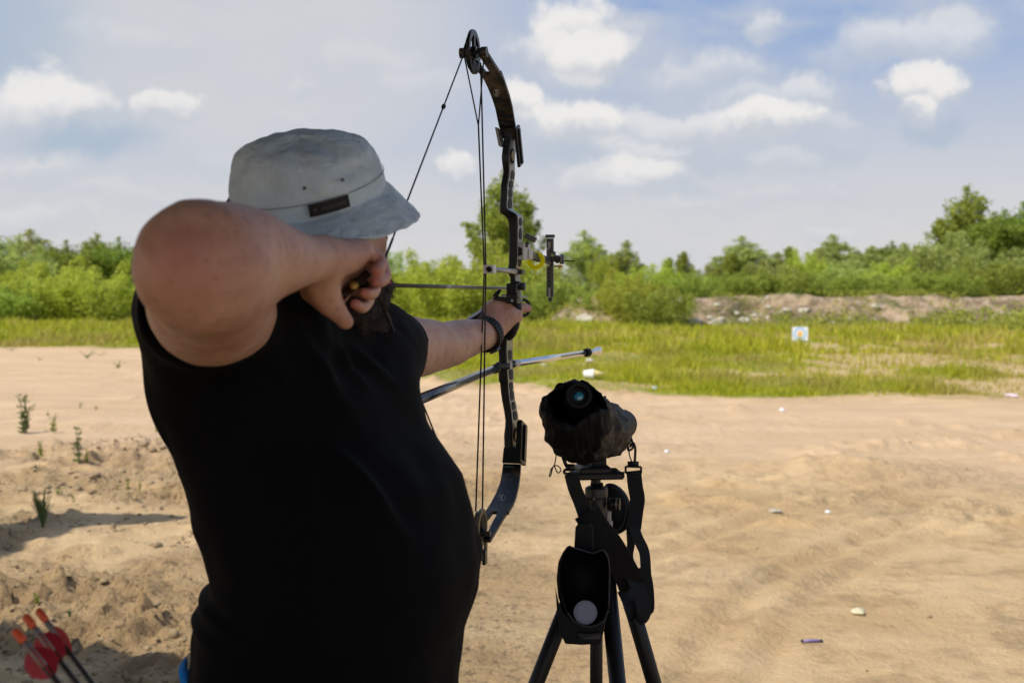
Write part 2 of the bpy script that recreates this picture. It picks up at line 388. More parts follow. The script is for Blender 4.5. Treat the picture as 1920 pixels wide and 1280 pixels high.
while cnt < 5200:
    x = rng.uniform(-4.6, .1); y = rng.uniform(4.3, 12)
    if cnt % 7 == 0: x = rng.uniform(.2, 6); y = rng.uniform(4.5, 13)
    dens = float(sstep(fbm(np.array([x * 1.1 + 5]), np.array([y * 1.1]), 3), .40, .6)[0])
    if rng.random() > dens * .98 + .02: continue
    s = rng.lognormal(math.log(.008), .6); s = min(s, .045)
    if x > -.6: s *= .4
    v, f = protos[rng.integers(5)]; a = rng.uniform(0, 6.28); c_, s_ = math.cos(a), math.sin(a)
    q = v * s * rng.uniform(.7, 1.4, 3); q = np.stack([q[:, 0] * c_ - q[:, 1] * s_, q[:, 0] * s_ + q[:, 1] * c_, q[:, 2]], 1)
    vs.append(q + np.array([x, y, gh(x, y) + s * .25])); fs.append(f + base_i); base_i += len(v); cnt += 1
clodm = mat('dried_sand', (.36, .27, .16), .95, noise=(30, (.27, .20, .12)), spec=.1, bump=(90, .5, .004))
tag(link('sand_clods', mesh_np('sand_clods', np.concatenate(vs), np.concatenate(fs)), clodm, smooth=False),
    'crumbly clods of dried sand scattered over the near ground', 'clods', kind='stuff')

# ================================================================ raised embankment in the middle distance
bx = np.arange(1.2, 75, .16); bt = np.linspace(0, 1, 40)
BX, BT = np.meshgrid(bx, bt, indexing='xy')
front = 51.5 + (fbm(BX * .25, BX * 0 + 3, 3) - .5) * 2.5
depth_ = BT * 5.2
ramp_ = sstep(BT, .0, .62)
top = 1.34 + (fbm(BX * .15, BX * 0 + 20, 3) - .5) * .35
top = top * sstep(BX, 1.2, 3.5)
BH = ramp_ * top + (fbm(BX * 1.3, BT * 7, 4) - .5) * .62 * np.sin(np.pi * np.clip(BT * 1.2, 0, 1)) + (fbm(BX * 4, BT * 20, 3) - .5) * .30 * np.sin(np.pi * np.clip(BT * 1.3, 0, 1))
BH[0] = -.25; BH[-1] = -.3
V = np.stack([BX, front + depth_, BH], -1).reshape(-1, 3); nx, ny = len(bx), len(bt)
i = np.arange((ny - 1) * nx).reshape(ny - 1, nx)[:, :-1].ravel(); F = np.stack([i, i + 1, i + nx + 1, i + nx], 1)
bme = mesh_np('embankment', V, F)
BM = bpy.data.materials.new('bank_earth'); BM.use_nodes = True; n = NB(BM.node_tree); p = n.N['Principled BSDF']; O = n.n('ShaderNodeTexCoord').outputs['Object']
c = n.mix(n.ramp(n.noise(O, .8, 6, .65).outputs[0], .36, .62), (.17, .125, .075, 1), (.46, .34, .22, 1))
c = n.mix(n.math('MULTIPLY', n.ramp(n.noise(O, .45, 5, .6).outputs[0], .52, .62), .8), c, (.10, .12, .03, 1))
c = n.mix(n.ramp(n.noise(O, 4, 3, .6).outputs[0], .60, .68), c, (.55, .49, .41, 1))
n.L.new(c, p.inputs['Base Color']); p.inputs['Roughness'].default_value = .95; p.inputs['Specular IOR Level'].default_value = .1
b1 = n.n('ShaderNodeBump'); b1.inputs['Distance'].default_value = .12; n.L.new(n.noise(O, 5, 6, .7).outputs[0], b1.inputs['Height']); n.L.new(b1.outputs[0], p.inputs['Normal'])
tag(link('embankment', bme, BM), kind='structure')
# plateau behind it that carries the far trees
me = mesh_np('plateau', [(2.2, 55, 1.12), (160, 55, 1.16), (320, 700, 1.3), (30, 700, 1.3), (2.2, 90, 1.15)], np.array([[0, 1, 2], [0, 2, 3], [0, 3, 4]]))
PM = mat('plateau_grass', (.09, .12, .02), .9, noise=(.6, (.16, .17, .05)), spec=.1)
tag(link('terrain', me, PM), kind='structure')

# ================================================================ grass
def in_grass(x, y):
    e = edge_y(x); g = sstep(y - e, -.15, .5)
    b = sstep(fbm(x * .22 + 3, y * .6 + 1, 4), .40, .53) * sstep(x, -.5, 3) * sstep(48 - y, 0, 14)
    return g * (1 - .82 * b)
def grass_patch(N, ylo, yhi, hmin, hmax, w):
    # sample with density falling with distance
    y = 1 / (1 / yhi + rng.random(N * 2) * (1 / ylo - 1 / yhi)); x = (rng.random(N * 2) * 2 - 1) * (y * .58 + 2)
    k = (rng.random(N * 2) < in_grass(x, y)) & ~((np.abs(x - 8.75) < .5) & (y > 31) & (y < 35.5)); x, y = x[k][:N], y[k][:N]; m = len(x)
    clump = fbm(x * .9 + 7, y * .6, 3); tall = (.55 + 1.0 * sstep(clump, .42, .68)) * (1 - .6 * sstep(y, 44, 50) * sstep(x, 2, 6))
    near = sstep(y - edge_y(x), 0, 2.5) * .6 + .4
    h = rng.uniform(hmin, hmax, m) * tall * near; a = rng.uniform(0, np.pi, m); lean = rng.normal(0, .35, (m, 2)) * h[:, None]
    ww = w * rng.uniform(.6, 1.4, m) * (1 + (y - ylo) / 25)
    z = ground_h(x, y) - .02
    b = np.stack([x, y, z], 1); d = np.stack([np.cos(a) * ww, np.sin(a) * ww, 0 * a], 1)
    t = b + np.stack([lean[:, 0], lean[:, 1], h], 1)
    V = np.stack([b - d, b + d, t], 1).reshape(-1, 3); return V
Vg = np.concatenate([grass_patch(120000, 15.5, 34, .06, .22, .012), grass_patch(90000, 28, 66, .12, .34, .03)])
Fg = np.arange(len(Vg)).reshape(-1, 3)
gm = leafmat('meadow_grass', (.29, .37, .018), (.62, .65, .05), .5)
n = NB(gm.node_tree); hs_ = [x for x in n.N if x.type == 'HUE_SAT'][0]; src = hs_.inputs['Color'].links[0].from_socket
O_ = n.n('ShaderNodeTexCoord').outputs['Object']; dry = n.ramp(n.noise(O_, .22, 4, .6).outputs[0], .46, .62)
n.L.new(n.mix(n.math('MULTIPLY', dry, .7), src, (.56, .47, .15, 1)), hs_.inputs['Color'])
tag(link('meadow_grass', mesh_np('meadow_grass', Vg, Fg), gm, smooth=False), 'sunlit yellow green grass covering the field beyond the sand track', 'grass', kind='stuff')

# rank green growth in front of the embankment foot (right)
def herb(N, xlo, xhi, ylo, yhi, hm, w, thr=.5, z0=None):
    x = rng.uniform(xlo, xhi, N); y = rng.uniform(ylo, yhi, N); k = fbm(x * .35 + 2, y * .35 + 9, 3) > thr; x, y = x[k], y[k]; m = len(x)
    h = rng.uniform(.3, 1, m) * hm; z = ground_h(x, y) if z0 is None else z0 + 0 * x; b = np.stack([x, y, z + h * rng.random(m)], 1)
    a = rng.normal(0, 1, (m, 3)); a /= np.linalg.norm(a, axis=1)[:, None]; c_ = rng.normal(0, 1, (m, 3)); s = w * rng.uniform(.6, 1.4, m)[:, None]
    c_ -= a * (a * c_).sum(1)[:, None]; c_ /= np.linalg.norm(c_, axis=1)[:, None]
    return np.stack([b + a * s * 1.6, b + c_ * s * .6, b - a * s * 1.6, b - c_ * s * .6], 1).reshape(-1, 3)
Vh = np.concatenate([herb(9000, 3, 36, 44, 50.8, .35, .05, .58), herb(16000, 19, 45, 40, 52.5, 1.1, .07, .44), herb(2500, 12, 20, 49, 52.3, .8, .07, .55)])
hk = rng.choice(BX.size, 30000); hx, hy, hz2 = BX.ravel()[hk], (front + depth_).ravel()[hk], BH.ravel()[hk]
hn = fbm(hx * .5 + 12, hy * .9, 3) > .53; hx, hy, hz2 = hx[hn], hy[hn], hz2[hn]; mm = len(hx)
ha = rng.normal(0, 1, (mm, 3)); ha /= np.linalg.norm(ha, axis=1)[:, None]; hb = rng.normal(0, 1, (mm, 3)); hb /= np.linalg.norm(hb, axis=1)[:, None]
hc = np.stack([hx + rng.normal(0, .1, mm), hy, hz2 + rng.uniform(0, .35, mm)], 1)
Vh = np.concatenate([Vh, np.stack([hc + ha * .08, hc + hb * .04, hc - ha * .08, hc - hb * .04], 1).reshape(-1, 3)])
hm_ = leafmat('weedy_leaves', (.24, .31, .04), (.46, .51, .08), .45)
tag(link('weeds', mesh_np('weeds', Vh, np.arange(len(Vh)).reshape(-1, 4)), hm_, smooth=False), 'rank green weeds growing along the foot of the embankment', 'weeds', kind='stuff')

# ================================================================ bushes and trees
def leaf_quads(C, size, up=.35):
    m = len(C); a = rng.normal(0, 1, (m, 3)); a[:, 2] += up; a /= np.linalg.norm(a, axis=1)[:, None]
    b = rng.normal(0, 1, (m, 3)); b -= a * (a * b).sum(1)[:, None]; b /= np.linalg.norm(b, axis=1)[:, None]
    s = size * rng.uniform(.6, 1.4, m)[:, None]
    return np.stack([C + a * s, C + b * s * .5, C - a * s, C - b * s * .5], 1).reshape(-1, 3)
def make_plant(kind, h, w, leaves, seed, bark, leafm, name, size=.07):
    """crown of ascending leafy shoots and the woody stems under it; base at the origin"""
    r_ = np.random.default_rng(seed); mb = MB(); sh = []
    if kind == 'bush':
        for i in range(34):
            a = r_.uniform(0, 6.28); rr = w * .5 * math.sqrt(r_.random()); tx, ty = math.cos(a) * rr, math.sin(a) * rr
            th = h * (1 - .32 * (rr / (w * .5)) ** 2) * r_.uniform(.55, 1.0) ** .8
            if i == 0: th = h
            b0 = Vector((tx * .3, ty * .3, -.1)); b1 = Vector((tx * .8, ty * .8, th * .5)); b2 = Vector((tx * 1.02, ty * 1.02, th))
            pts = bez([b0, b1, b2], 4); mb.tube(pts, list(np.linspace(.028, .004, len(pts))), 5); sh.append((pts, w * .085 * r_.uniform(.7, 1.3), .05))
    else:
        lean = Vector((r_.normal(0, .03) * h, r_.normal(0, .03) * h, 0)); n_ = 8
        tp = [Vector((0, 0, -.15)) + lean * (t * t) + Vector((0, 0, h * .95 * t)) for t in np.linspace(0, 1, n_)]
        mb.tube(tp, list(np.linspace(.014 * h, .003 * h, n_)), 7)
        N = 52
        for i in range(N):
            t = .07 + .85 * (i / N) ** .9; a = i * 2.4 + r_.uniform(-.5, .5)
            prof = {'tall': math.sin(math.pi * min(1, t * .85 + .14)) ** .8, 'cone': (1.1 - t), 'round': math.sin(math.pi * (t * .72 + .16)) ** .5}[kind]
            R_ = w * .5 * prof * r_.uniform(.45, 1.12); up_ = R_ * r_.uniform(1.1, 2.2) + h * .04
            s0 = lean * (t * t) + Vector((0, 0, h * .95 * t - .03 * h)); e0 = s0 + Vector((math.cos(a) * R_, math.sin(a) * R_, up_)); e0.z = min(e0.z, h * r_.uniform(.86, 1.0) * (1 - .44 * R_ / (w * .5) * (.6 if kind == 'round' else 1)))
            m_ = s0.lerp(e0, .5) + Vector((math.cos(a), math.sin(a), 0)) * (R_ * .12) - Vector((0, 0, .06 * up_)); pts = bez([s0, m_, e0], 4)
            mb.tube(pts, list(np.linspace(.0045 * h, .0009 * h, len(pts))), 5); sh.append((pts, w * .070 * r_.uniform(.7, 1.3), .12))
        sh.append((tp[4:], w * .085, .0))
    wt = np.array([sum((p[0][i + 1] - p[0][i]).length for i in range(len(p[0]) - 1)) * p[1] for p in sh]); wt /= wt.sum(); ns = r_.multinomial(leaves, wt); out = []
    for (pts, sg, t0), m in zip(sh, ns):
        q = np.array([list(p) for p in pts]); t = t0 + (1 - t0) * r_.random(m) ** .85; x = t * (len(q) - 1); k = np.minimum(x.astype(int), len(q) - 2); f = (x - k)[:, None]
        c = q[k] * (1 - f) + q[k + 1] * f; s_ = sg * (1.02 - t) ** .55 + .03; out.append(c + r_.normal(0, 1, (m, 3)) * s_[:, None] * np.array([1, 1, .9]))
    C = np.concatenate(out); C[:, 2] = np.where(C[:, 2] < .04, .04 + r_.random(len(C)) * .25, C[:, 2])
    Vv = leaf_quads(C, size)
    return mesh_np(name + '_crown', Vv, np.arange(len(Vv)).reshape(-1, 4)), mb
bark = mat('bark', (.10, .08, .06), .9, noise=(8, (.17, .15, .12)), bump=(20, .5, .01))
L_w = leafmat('willow_leaves', (.30, .39, .09), (.55, .64, .20), .52)
L_y = leafmat('yellow_green_leaves', (.33, .44, .04), (.62, .70, .11), .52)  # the brighter bushes' own yellow-green leaf colour
L_d = leafmat('dense_leaves', (.16, .25, .03), (.32, .42, .06), .48)
L_m = leafmat('mid_green_leaves', (.24, .34, .045), (.46, .56, .10), .5)
PROTO = {}
def proto(key, kind, h, w, leaves, seed, lm, size):
    crown, mb = make_plant(kind, h, w, leaves, seed, bark, lm, key, size)
    crown.materials.append(lm)
    tme = bpy.data.meshes.new(key + '_trunk'); tme.from_pydata([tuple(v) for v in mb.v], [], mb.f); tme.materials.append(bark)
    tme.polygons.foreach_set('use_smooth', np.ones(len(tme.polygons), bool)); PROTO[key] = (crown, tme, h, w)
proto('bushA', 'bush', 4.2, 4.6, 13000, 1, L_y, .075); proto('bushB', 'bush', 4.0, 4.4, 13000, 2, L_w, .075)
proto('bushC', 'bush', 3.2, 5.0, 12000, 3, L_m, .08); proto('bushD', 'bush', 4.5, 3.6, 12000, 12, L_y, .07)
proto('treeA', 'tall', 9.0, 5.0, 12000, 4, L_m, .11); proto('treeB', 'tall', 6.5, 3.4, 9000, 5, L_w, .09)
proto('treeC', 'cone', 5.5, 2.6, 7000, 6, L_m, .08); proto('treeD', 'round', 7.5, 5.2, 13000, 7, L_d, .11)
proto('treeE', 'tall', 8.5, 4.6, 13000, 8, L_w, .10)
def plant(name, key, px, d, top_px, label, cat, group, wide=None, z0=None, rot=None):
    """stand a plant at bearing px, d metres away, its top reaching to where the photo shows it"""
    if key.startswith('tree') and wide: wide *= 1.2
    if key.startswith('tree'): top_px -= 4
    if key.startswith('bush') and px > 700: top_px -= 16; wide *= 1.15
    crown, trunk, h, w = PROTO[key]; b = P(px, 640, d); zt = P(px, top_px, d).z
    z = gh(b.x, b.y) if z0 is None else z0; s = (zt - z) / h; sw = s if wide is None else (wide / FPX * d) / w
    root = thing(name, label, cat, (b.x, b.y, z), group)
    root.rotation_euler[2] = random.uniform(0, 6.28) if rot is None else rot; root.scale = (sw, sw, s)
    for nm, me in (('crown', crown), ('trunk', trunk)):
        o = bpy.data.objects.new(nm, me); COL.objects.link(o); o.parent = root
    return root
GL = 'willow bushes and young trees at the left edge of the field'
for a in [('bush','bushB',15,66,440,'pale willow bush at the far left edge, tallest bush tip above it','bush',190),
 ('tree','treeE',68,78,425,'loose pale green tree rising behind the leftmost bushes','tree',130),
 ('bush','bushA',70,62,478,'bright green bush in front of the pale left tree','bush',200),
 ('tree','treeD',128,74,446,'rounded darker tree between the pale left tree and the twin tree','tree',110),
 ('bush','bushA',140,60,490,'bright green bush beside the dark hollow under the left bushes','bush',190),
 ('tree','treeA',182,78,432,'mid green tree with pointed top, left of the one by the elbow','tree',105),
 ('tree','treeD',226,76,440,'dense dark green tree just left of the raised elbow','tree',110),
 ('bush','bushD',205,59,500,'bushy yellow green shrub nearest the raised elbow','bush',170),
 ('bush','bushC',265,62,520,'low green bush half hidden by the raised elbow','bush',190),
 ('bush','bushB',345,68,485,'pale bush line continuing behind the raised forearm','bush',190),
 ('bush','bushA',440,64,490,'bright bush hidden behind the drawing arm','bush',200),
 ('bush','bushD',540,66,480,'bushy shrub hidden behind the black shirt','bush',200),
 ('bush','bushB',640,64,486,'pale bush hidden behind the hat and hand','bush',190),
 ('bush','bushC',30,59,530,'low dark green bush at the foot of the leftmost willow','bush',170)]:
    plant(a[0], a[1], a[2], a[3], a[4], a[5], a[6], GL, a[7])
GC = 'bushes and trees seen behind the bow'
for a in [('tree','treeA',948,76,306,'tall leafy tree rising behind the bow string and riser','tree',140),
 ('bush','bushB',735,62,487,'pale bush showing just right of the beard','bush',120),
 ('bush','bushA',790,60,495,'bright bush between the beard and the bow string, under the arrow','bush',140),
 ('bush','bushA',850,58,486,'bright yellow green bush left of the bow string','bush',150),
 ('bush','bushD',905,60,468,'bright bush at the foot of the tall tree','bush',120),
 ('bush','bushC',1010,57,525,'darker bush under the bow sight','bush',160),
 ('bush','bushA',985,66,470,'bright green bush behind the bow sight bracket','bush',130),
 ('tree','treeE',1102,74,428,'rounded grey green tree just right of the bow sight','tree',90),
 ('bush','bushB',1050,64,520,'pale low bush below the bow sight bar','bush',120),
 ('tree','treeB',1168,66,446,'slender yellow green tree second to the right of the bow sight','tree',66),
 ('bush','bushA',1180,52,520,'bright bush standing before the left end of the embankment','bush',120),
 ('bush','bushC',1235,50.5,545,'dark based bush in front of the sandy embankment','bush',130),
 ('bush','bushA',1215,60,505,'bright bush behind the embankment left of the slim conical tree','bush',110),
 ('tree','treeC',1250,66,480,'thin spire like sapling just left of the slim conical tree','tree',36),
 ('bush','bushD',1132,66,474,'narrow pale bush between the grey green tree and the slender tree','bush',60),
 ('tree','treeC',1280,64,468,'slim conical young tree alone against the sky','tree',46),
 ('bush','bushC',1300,57,522,'wide low green bush overhanging a dark hollow of the bank','bush',90),
 ('bush','bushC',1125,54,548,'low bush in front of the rubble below the grey green tree','bush',110)]:
    plant(a[0], a[1], a[2], a[3], a[4], a[5], a[6], GC, a[7], z0=(1.12 if a[3] > 56 and a[2] > 1060 else None))
GR = 'bushes and trees along the top of the embankment'
for a in [('bush','bushB',1345,74,505,'small grey green bush at the left end of the row on the embankment','bush',80),
 ('tree','treeE',1395,72,440,'broad pale tree left of the archery target bearing','tree',110),
 ('tree','treeE',1540,70,462,'feathery sapling just left of the loose feathery tree','tree',70),
 ('tree','treeB',1625,72,458,'pale sapling left of the rounded dark green tree','tree',80),
 ('tree','treeE',1700,72,452,'pale sapling right of the rounded dark green tree','tree',90),
 ('tree','treeB',1755,74,462,'pale sapling between the mid row and the tallest tree','tree',80),
 ('tree','treeB',1448,72,470,'pale sapling left of the thin spiky tree','tree',80),
 ('tree','treeC',1372,66,470,'narrow young tree leaning on the broad pale tree','tree',60),
 ('bush','bushB',1440,66,500,'pale bush at the right foot of the broad pale tree','bush',110),
 ('tree','treeC',1484,74,458,'thin spiky young tree above the archery target','tree',50),
 ('bush','bushA',1520,66,482,'green bush above the target, left of the tallest mid tree','bush',100),
 ('tree','treeE',1568,74,435,'loose feathery tree right of the target bearing','tree',100),
 ('bush','bushB',1590,64,505,'pale bush below the loose feathery tree','bush',120),
 ('tree','treeD',1668,76,450,'rounded dark green tree midway to the big trees','tree',110),
 ('bush','bushA',1650,64,500,'bright bush below the rounded dark green tree','bush',110),
 ('bush','bushB',1715,66,478,'grey green bush between the rounded tree and the big trees','bush',110),
 ('tree','treeA',1812,80,338,'tallest tree of the right hand group with pointed crown','tree',130),
 ('tree','treeD',1862,76,392,'dense dark tree beside the tallest right hand tree','tree',130),
 ('tree','treeD',1915,78,372,'dense dark tree cut by the right edge of the picture','tree',130),
 ('bush','bushB',1780,66,450,'large grey green bush below the tallest right hand tree','bush',140),
 ('bush','bushC',1850,62,500,'low olive bush below the dense dark tree','bush',150),
 ('bush','bushB',1915,64,480,'pale olive bush at the right edge of the picture','bush',130),
 ('bush','bushC',1480,60,520,'low hedge like bush on the bank directly above the target','bush',130),
 ('bush','bushC',1550,60,523,'low green bush on the bank right of the target','bush',130),
 ('bush','bushC',1700,60,522,'low green bush on the bank below the gap between trees','bush',150),
 ('bush','bushC',1775,60,518,'low green bush on the bank left of the tallest tree','bush',120),
 ('bush','bushC',1400,60,520,'low green bush on the bank below the broad pale tree','bush',130)]:
    plant(a[0], a[1], a[2], a[3], a[4], a[5], a[6], GR, a[7], z0=1.12)
# far wood on the horizon
def far_wood():
    m = 60000; x = rng.uniform(-140, 190, m); y = rng.uniform(150, 175, m); h = 1.2 + 4.2 * fbm(x * .1, x * 0, 4); z = rng.random(m) * h
    C = np.stack([x, y, z], 1); return leaf_quads(C, .42)
Vf = far_wood()
tag(link('distant_wood', mesh_np('distant_wood', Vf, np.arange(len(Vf)).reshape(-1, 4)), L_d, smooth=False), 'low dark line of distant woodland on the horizon', 'wood', kind='stuff')

# ---------------------------------------------------------------- weeds standing on the sand at the left
def sprig(px, py, top, label, kind, n_, lm, wid=.03):
    b = G(px, py); h = max(.03, P(px, top, (b.y)).z - b.z); root = thing('weed', label, 'plant', tuple(b), 'small plants growing out of the sand')
    st = MB(); vs = []
    for i in range(n_):
        a = random.uniform(0, 6.28); o = Vector((math.cos(a), math.sin(a), 0)); hh_ = h * random.uniform(.55, 1.0); sp = wid * random.uniform(.3, 1.3)
        pts = bez([b + o * .004, b + o * sp * .35 + Vector((0, 0, hh_ * .5)), b + o * sp + Vector((0, 0, hh_))], 4)
        if kind == 'grass': st.tube(pts, [.0035] * (len(pts) - 1) + [.0006], 3)
        else:
            st.tube(pts, .0018, 4)
            for k in range(22):
                t = random.uniform(.1, 1); q = pts[int(t * (len(pts) - 1))]; d_ = Vector((random.gauss(0, 1), random.gauss(0, 1), random.uniform(.2, 1.6))).normalized()
                L = h * .16 * random.uniform(.5, 1.1) * (1.15 - .6 * t) + .006; s_ = d_.orthogonal().normalized() * L * .17
                vs += [q, q + d_ * L * .5 + s_, q + d_ * L, q + d_ * L * .5 - s_]
    st.build('stem', lm, root, smooth=True)
    if vs:
        me = bpy.data.meshes.new('leaf_spray'); me.from_pydata([tuple(v) for v in vs], [], [[i, i + 1, i + 2, i + 3] for i in range(0, len(vs), 4)])
        link('foliage', me, lm, root, smooth=False)
W_d = leafmat('weed_green', (.10, .16, .05), (.20, .27, .09), .3); W_y = leafmat('weed_bright', (.16, .22, .02), (.30, .36, .04), .3)
sprig(45, 812, 732, 'dark leafy weed with one tall spike, tallest plant on the sand', 'leaf', 9, W_d, .10)
sprig(100, 812, 762, 'two pronged green weed right of the tall spiky weed', 'leaf', 3, W_y, .07)
sprig(77, 862, 812, 'thin yellow green weed below the tall spiky weed', 'leaf', 3, W_y, .02)
sprig(148, 876, 798, 'slender upright weed with a grassy stem, right of the thin yellow weed', 'leaf', 3, W_d, .03)
sprig(162, 872, 835, 'short weed leaning against the slender upright weed', 'leaf', 3, W_y, .02)
sprig(80, 970, 910, 'dark green grass tuft at the edge of the shadow band', 'grass', 34, W_d, .06)
sprig(108, 936, 915, 'small bright seedling right of the dark grass tuft', 'leaf', 3, W_y, .03)
sprig(138, 936, 925, 'tiny yellow seedling, rightmost beside the grass tuft', 'leaf', 3, W_y, .03)
sprig(238, 918, 893, 'thin seedling near the black shirt, left of another faint one', 'leaf', 2, W_y, .015)
sprig(262, 922, 898, 'faint pale seedling nearest the black shirt', 'leaf', 2, W_y, .02)
sprig(220, 918, 905, 'tiny dry seedling left of the thin seedling', 'leaf', 2, W_y, .01)
sprig(70, 1130, 1112, 'small seedling behind the arrow nocks', 'leaf', 3, W_y, .02)
sprig(131, 1190, 1148, 'upright grass sprout right of the red vanes', 'grass', 7, W_d, .012)
sprig(294, 810, 790, 'small weed touching the black shirt outline', 'leaf', 3, W_y, .03)
sprig(150, 765, 752, 'low weed on the road edge left of the shirt', 'leaf', 3, W_y, .05)
sprig(180, 768, 757, 'second low weed on the road edge, nearer the shirt', 'leaf', 3, W_y, .05)
sprig(163, 672, 655, 'grassy weed patch at the left edge of the track', 'leaf', 8, W_d, .28)
sprig(190, 668, 660, 'dark low weed beside the grassy weed patch', 'leaf', 6, W_d, .25)
sprig(222, 690, 672, 'bright low weed on the track, closest to the arm', 'leaf', 7, W_y, .25)
sprig(22, 658, 650, 'small dark weed at the far left end of the track', 'leaf', 6, W_d, .2)
sprig(75, 676, 668, 'dry low weed on the track at far left', 'leaf', 5, W_y, .15)

# ---------------------------------------------------------------- stones, litter
stone = mat('pale_stone', (.55, .50, .40), .85, noise=(14, (.42, .37, .28)), bump=(30, .5, .01))
white = mat('white_plastic', (.8, .8, .8), .4)
def rockobj(name, px, py, wpx, label, cat, m=stone, seed=0, group=None, flat=.7, base=None, d=None):
    b = G(px, py) if d is None else P(px, py, d); s = wpx / 2 / FPX * b.y
    me = rock_mesh(name, 100 + seed, 3, .3, flat); o = bpy.data.objects.new(name, me); COL.objects.link(o); me.materials.append(m)
    o.location = b + Vector((0, 0, s * flat * .6)); o.scale = (s, s, s); o.rotation_euler[2] = seed * 1.3
    me.polygons.foreach_set('use_smooth', np.ones(len(me.polygons), bool)); return tag(o, label, cat, group)
rockobj('stone', 1608, 1150, 26, 'pale beige stone lying on the sand, near the lower right', 'stone', mat('beige_stone', (.50, .44, .26), .8, noise=(20, (.60, .55, .38))), 1, flat=.5)
rockobj('stone', 1552, 960, 10, 'small white stone on the sand above the beige stone', 'stone', white, 2)
rockobj('stone', 1250, 848, 9, 'small white stone just right of the scope, on the sand', 'stone', white, 3)
rockobj('bottle_cap', 1466, 772, 10, 'bright white round litter on the far side of the track', 'litter', white, 4, flat=.9)
rockobj('stone', 1452, 958, 26, 'flat whitish stone half buried in the sand', 'stone', stone, 5, flat=.2)
rockobj('litter', 1228, 729, 12, 'pale blue scrap of litter at the grass edge right of the scope', 'litter', mat('pale_blue', (.5, .68, .8), .5), 6, flat=.5)
rockobj('litter', 1895, 744, 26, 'pinkish white litter in the grass by the right edge', 'litter', mat('pinkish', (.75, .6, .62), .6), 7, flat=.3)
rockobj('litter', 1105, 684, 14, 'small pale litter in the grass above the white cup', 'litter', mat('offwhite', (.65, .62, .6), .6), 9, flat=.4)
rockobj('litter', 1018, 686, 18, 'flat pale litter in the grass under the stabilizer rod', 'litter', mat('offwhite2', (.65, .60, .55), .6), 10, flat=.3)
b = G(1104, 716); cup = MB(); ax_ = Vector((1, -.15, .05)).normalized(); r0 = 9 / FPX * b.y
cup.lathe(b + Vector((-.09, 0, r0)), ax_, [(0, r0 * .7), (.004, r0 * .75), (.17, r0), (.172, r0 * 1.08), (.18, r0 * 1.05)], 16)
cupo = thing('paper_cup', 'white and yellow paper cup lying in the grass above the scope', 'cup', tuple(b))
cup.build('cup_wall', mat('cup_white', (.82, .80, .78), .6), cupo, smooth=True)
c2 = MB(); c2.lathe(b + Vector((-.09, 0, r0)) + ax_ * .185, ax_, [(0, r0 * .9), (.12, r0 * .35), (.2, r0 * .1)], 12); c2.build('spilled_sleeve', mat('cup_yellow', (.6, .5, .2), .7), cupo, smooth=True)
b = G(1522, 1204); s1 = MB(); v_ = Vector((1, .05, 0)).normalized(); L = 17 / FPX * b.y
s1.tube([b - v_ * L + Vector((0, 0, .008)), b + Vector((0, 0, .01)), b + v_ * L + Vector((0, 0, .008))], [.006, .007, .006], 8)
so = thing('tube', 'short purple tube with dark ends lying on the sand', 'tube', tuple(b)); s1.build('tube_wall', mat('purple_plastic', (.20, .17, .34), .4), so, smooth=True)
for sgn in (-1, 1):
    e = MB(); e.lathe(b + v_ * (L * sgn) + Vector((0, 0, .008)), v_ * sgn, [(0, .0075), (.008, .0075)], 10); e.build('end_cap', mat('dark_cap', (.03, .03, .05), .5), so)
# rubble on the embankment
RB_ = [(1305,604,16),(1340,606,22),(1352,600,14),(1368,612,12),(1332,596,10),(1395,600,14),(1475,582,12),(1508,584,18),(1380,588,10),(1440,576,9),(1345,572,11),(1098,600,24),(1128,575,14),(1135,588,12),(1272,565,18),(1865,592,10),(1915,596,16),(1640,575,14),(1770,588,9),(1415,592,9)]
RB_.sort(); ORD = ['first','second','third','fourth','fifth','sixth','seventh','eighth','ninth','tenth','eleventh','twelfth','thirteenth','fourteenth','fifteenth','sixteenth','seventeenth','eighteenth','nineteenth','last']
for k, (px, py, w_) in enumerate(RB_):
    pos = P(px, py, 51.6 if py > 590 else 53.2); s = w_ / 2 / FPX * pos.y * 1.15
    me = rock_mesh('rubble_stone', 300 + k, 2, .45, .75); me.materials.append(stone); o = bpy.data.objects.new('rubble_stone', me); COL.objects.link(o)
    o.location = pos; o.scale = (s * 1.2, s, s)
    tag(o, '%s pale rubble stone %s the sandy embankment, %s from its left end' % ('large' if w_ > 14 else 'small', 'at the foot of' if py > 588 else 'on the slope of', ORD[k]), 'stone', 'pale rubble stones along the embankment')

# ---------------------------------------------------------------- target
tb = G(1500, 641); d_ = tb.y; hw = 14.5 / FPX * d_; hz = 13.0 / FPX * d_
vx = Vector((.985, -.17, 0)).normalized(); vn = Vector((-.17, -.97, .12)).normalized(); vz = vx.cross(-vn).normalized() if True else None
vz = vn.cross(vx).normalized(); vz = vz if vz.z > 0 else -vz
tgt = thing('archery_target', 'small white archery target with blue ring and yellow centre standing in the grass', 'target', tuple(tb))
c0 = tb + Vector((0, 0, .04)) + vz * hz
m = MB(); m.box(c0 - vn * .05, vx, vz, vn, hw, hz, .05); m.build('target_butt', mat('straw_foam', (.12, .11, .09), .8), tgt, bevel=.01)
m = MB(); m.box(c0 + vn * .003, vx, vz, vn, hw * .985, hz * .985, .002); m.build('paper_face', mat('target_paper', (.82, .82, .84), .7), tgt)
def disc(c, r1, r2, th, name, mt, par):
    q = MB(); n_ = 40; q.loft([q.ring(c, vx, vz, r2, r2, n_), q.ring(c + vn * th, vx, vz, r2, r2, n_), q.ring(c + vn * th, vx, vz, r1, r1, n_), q.ring(c, vx, vz, r1, r1, n_)], m=0, close=True); q.build(name, mt, par)
f0 = c0 + vn * .006
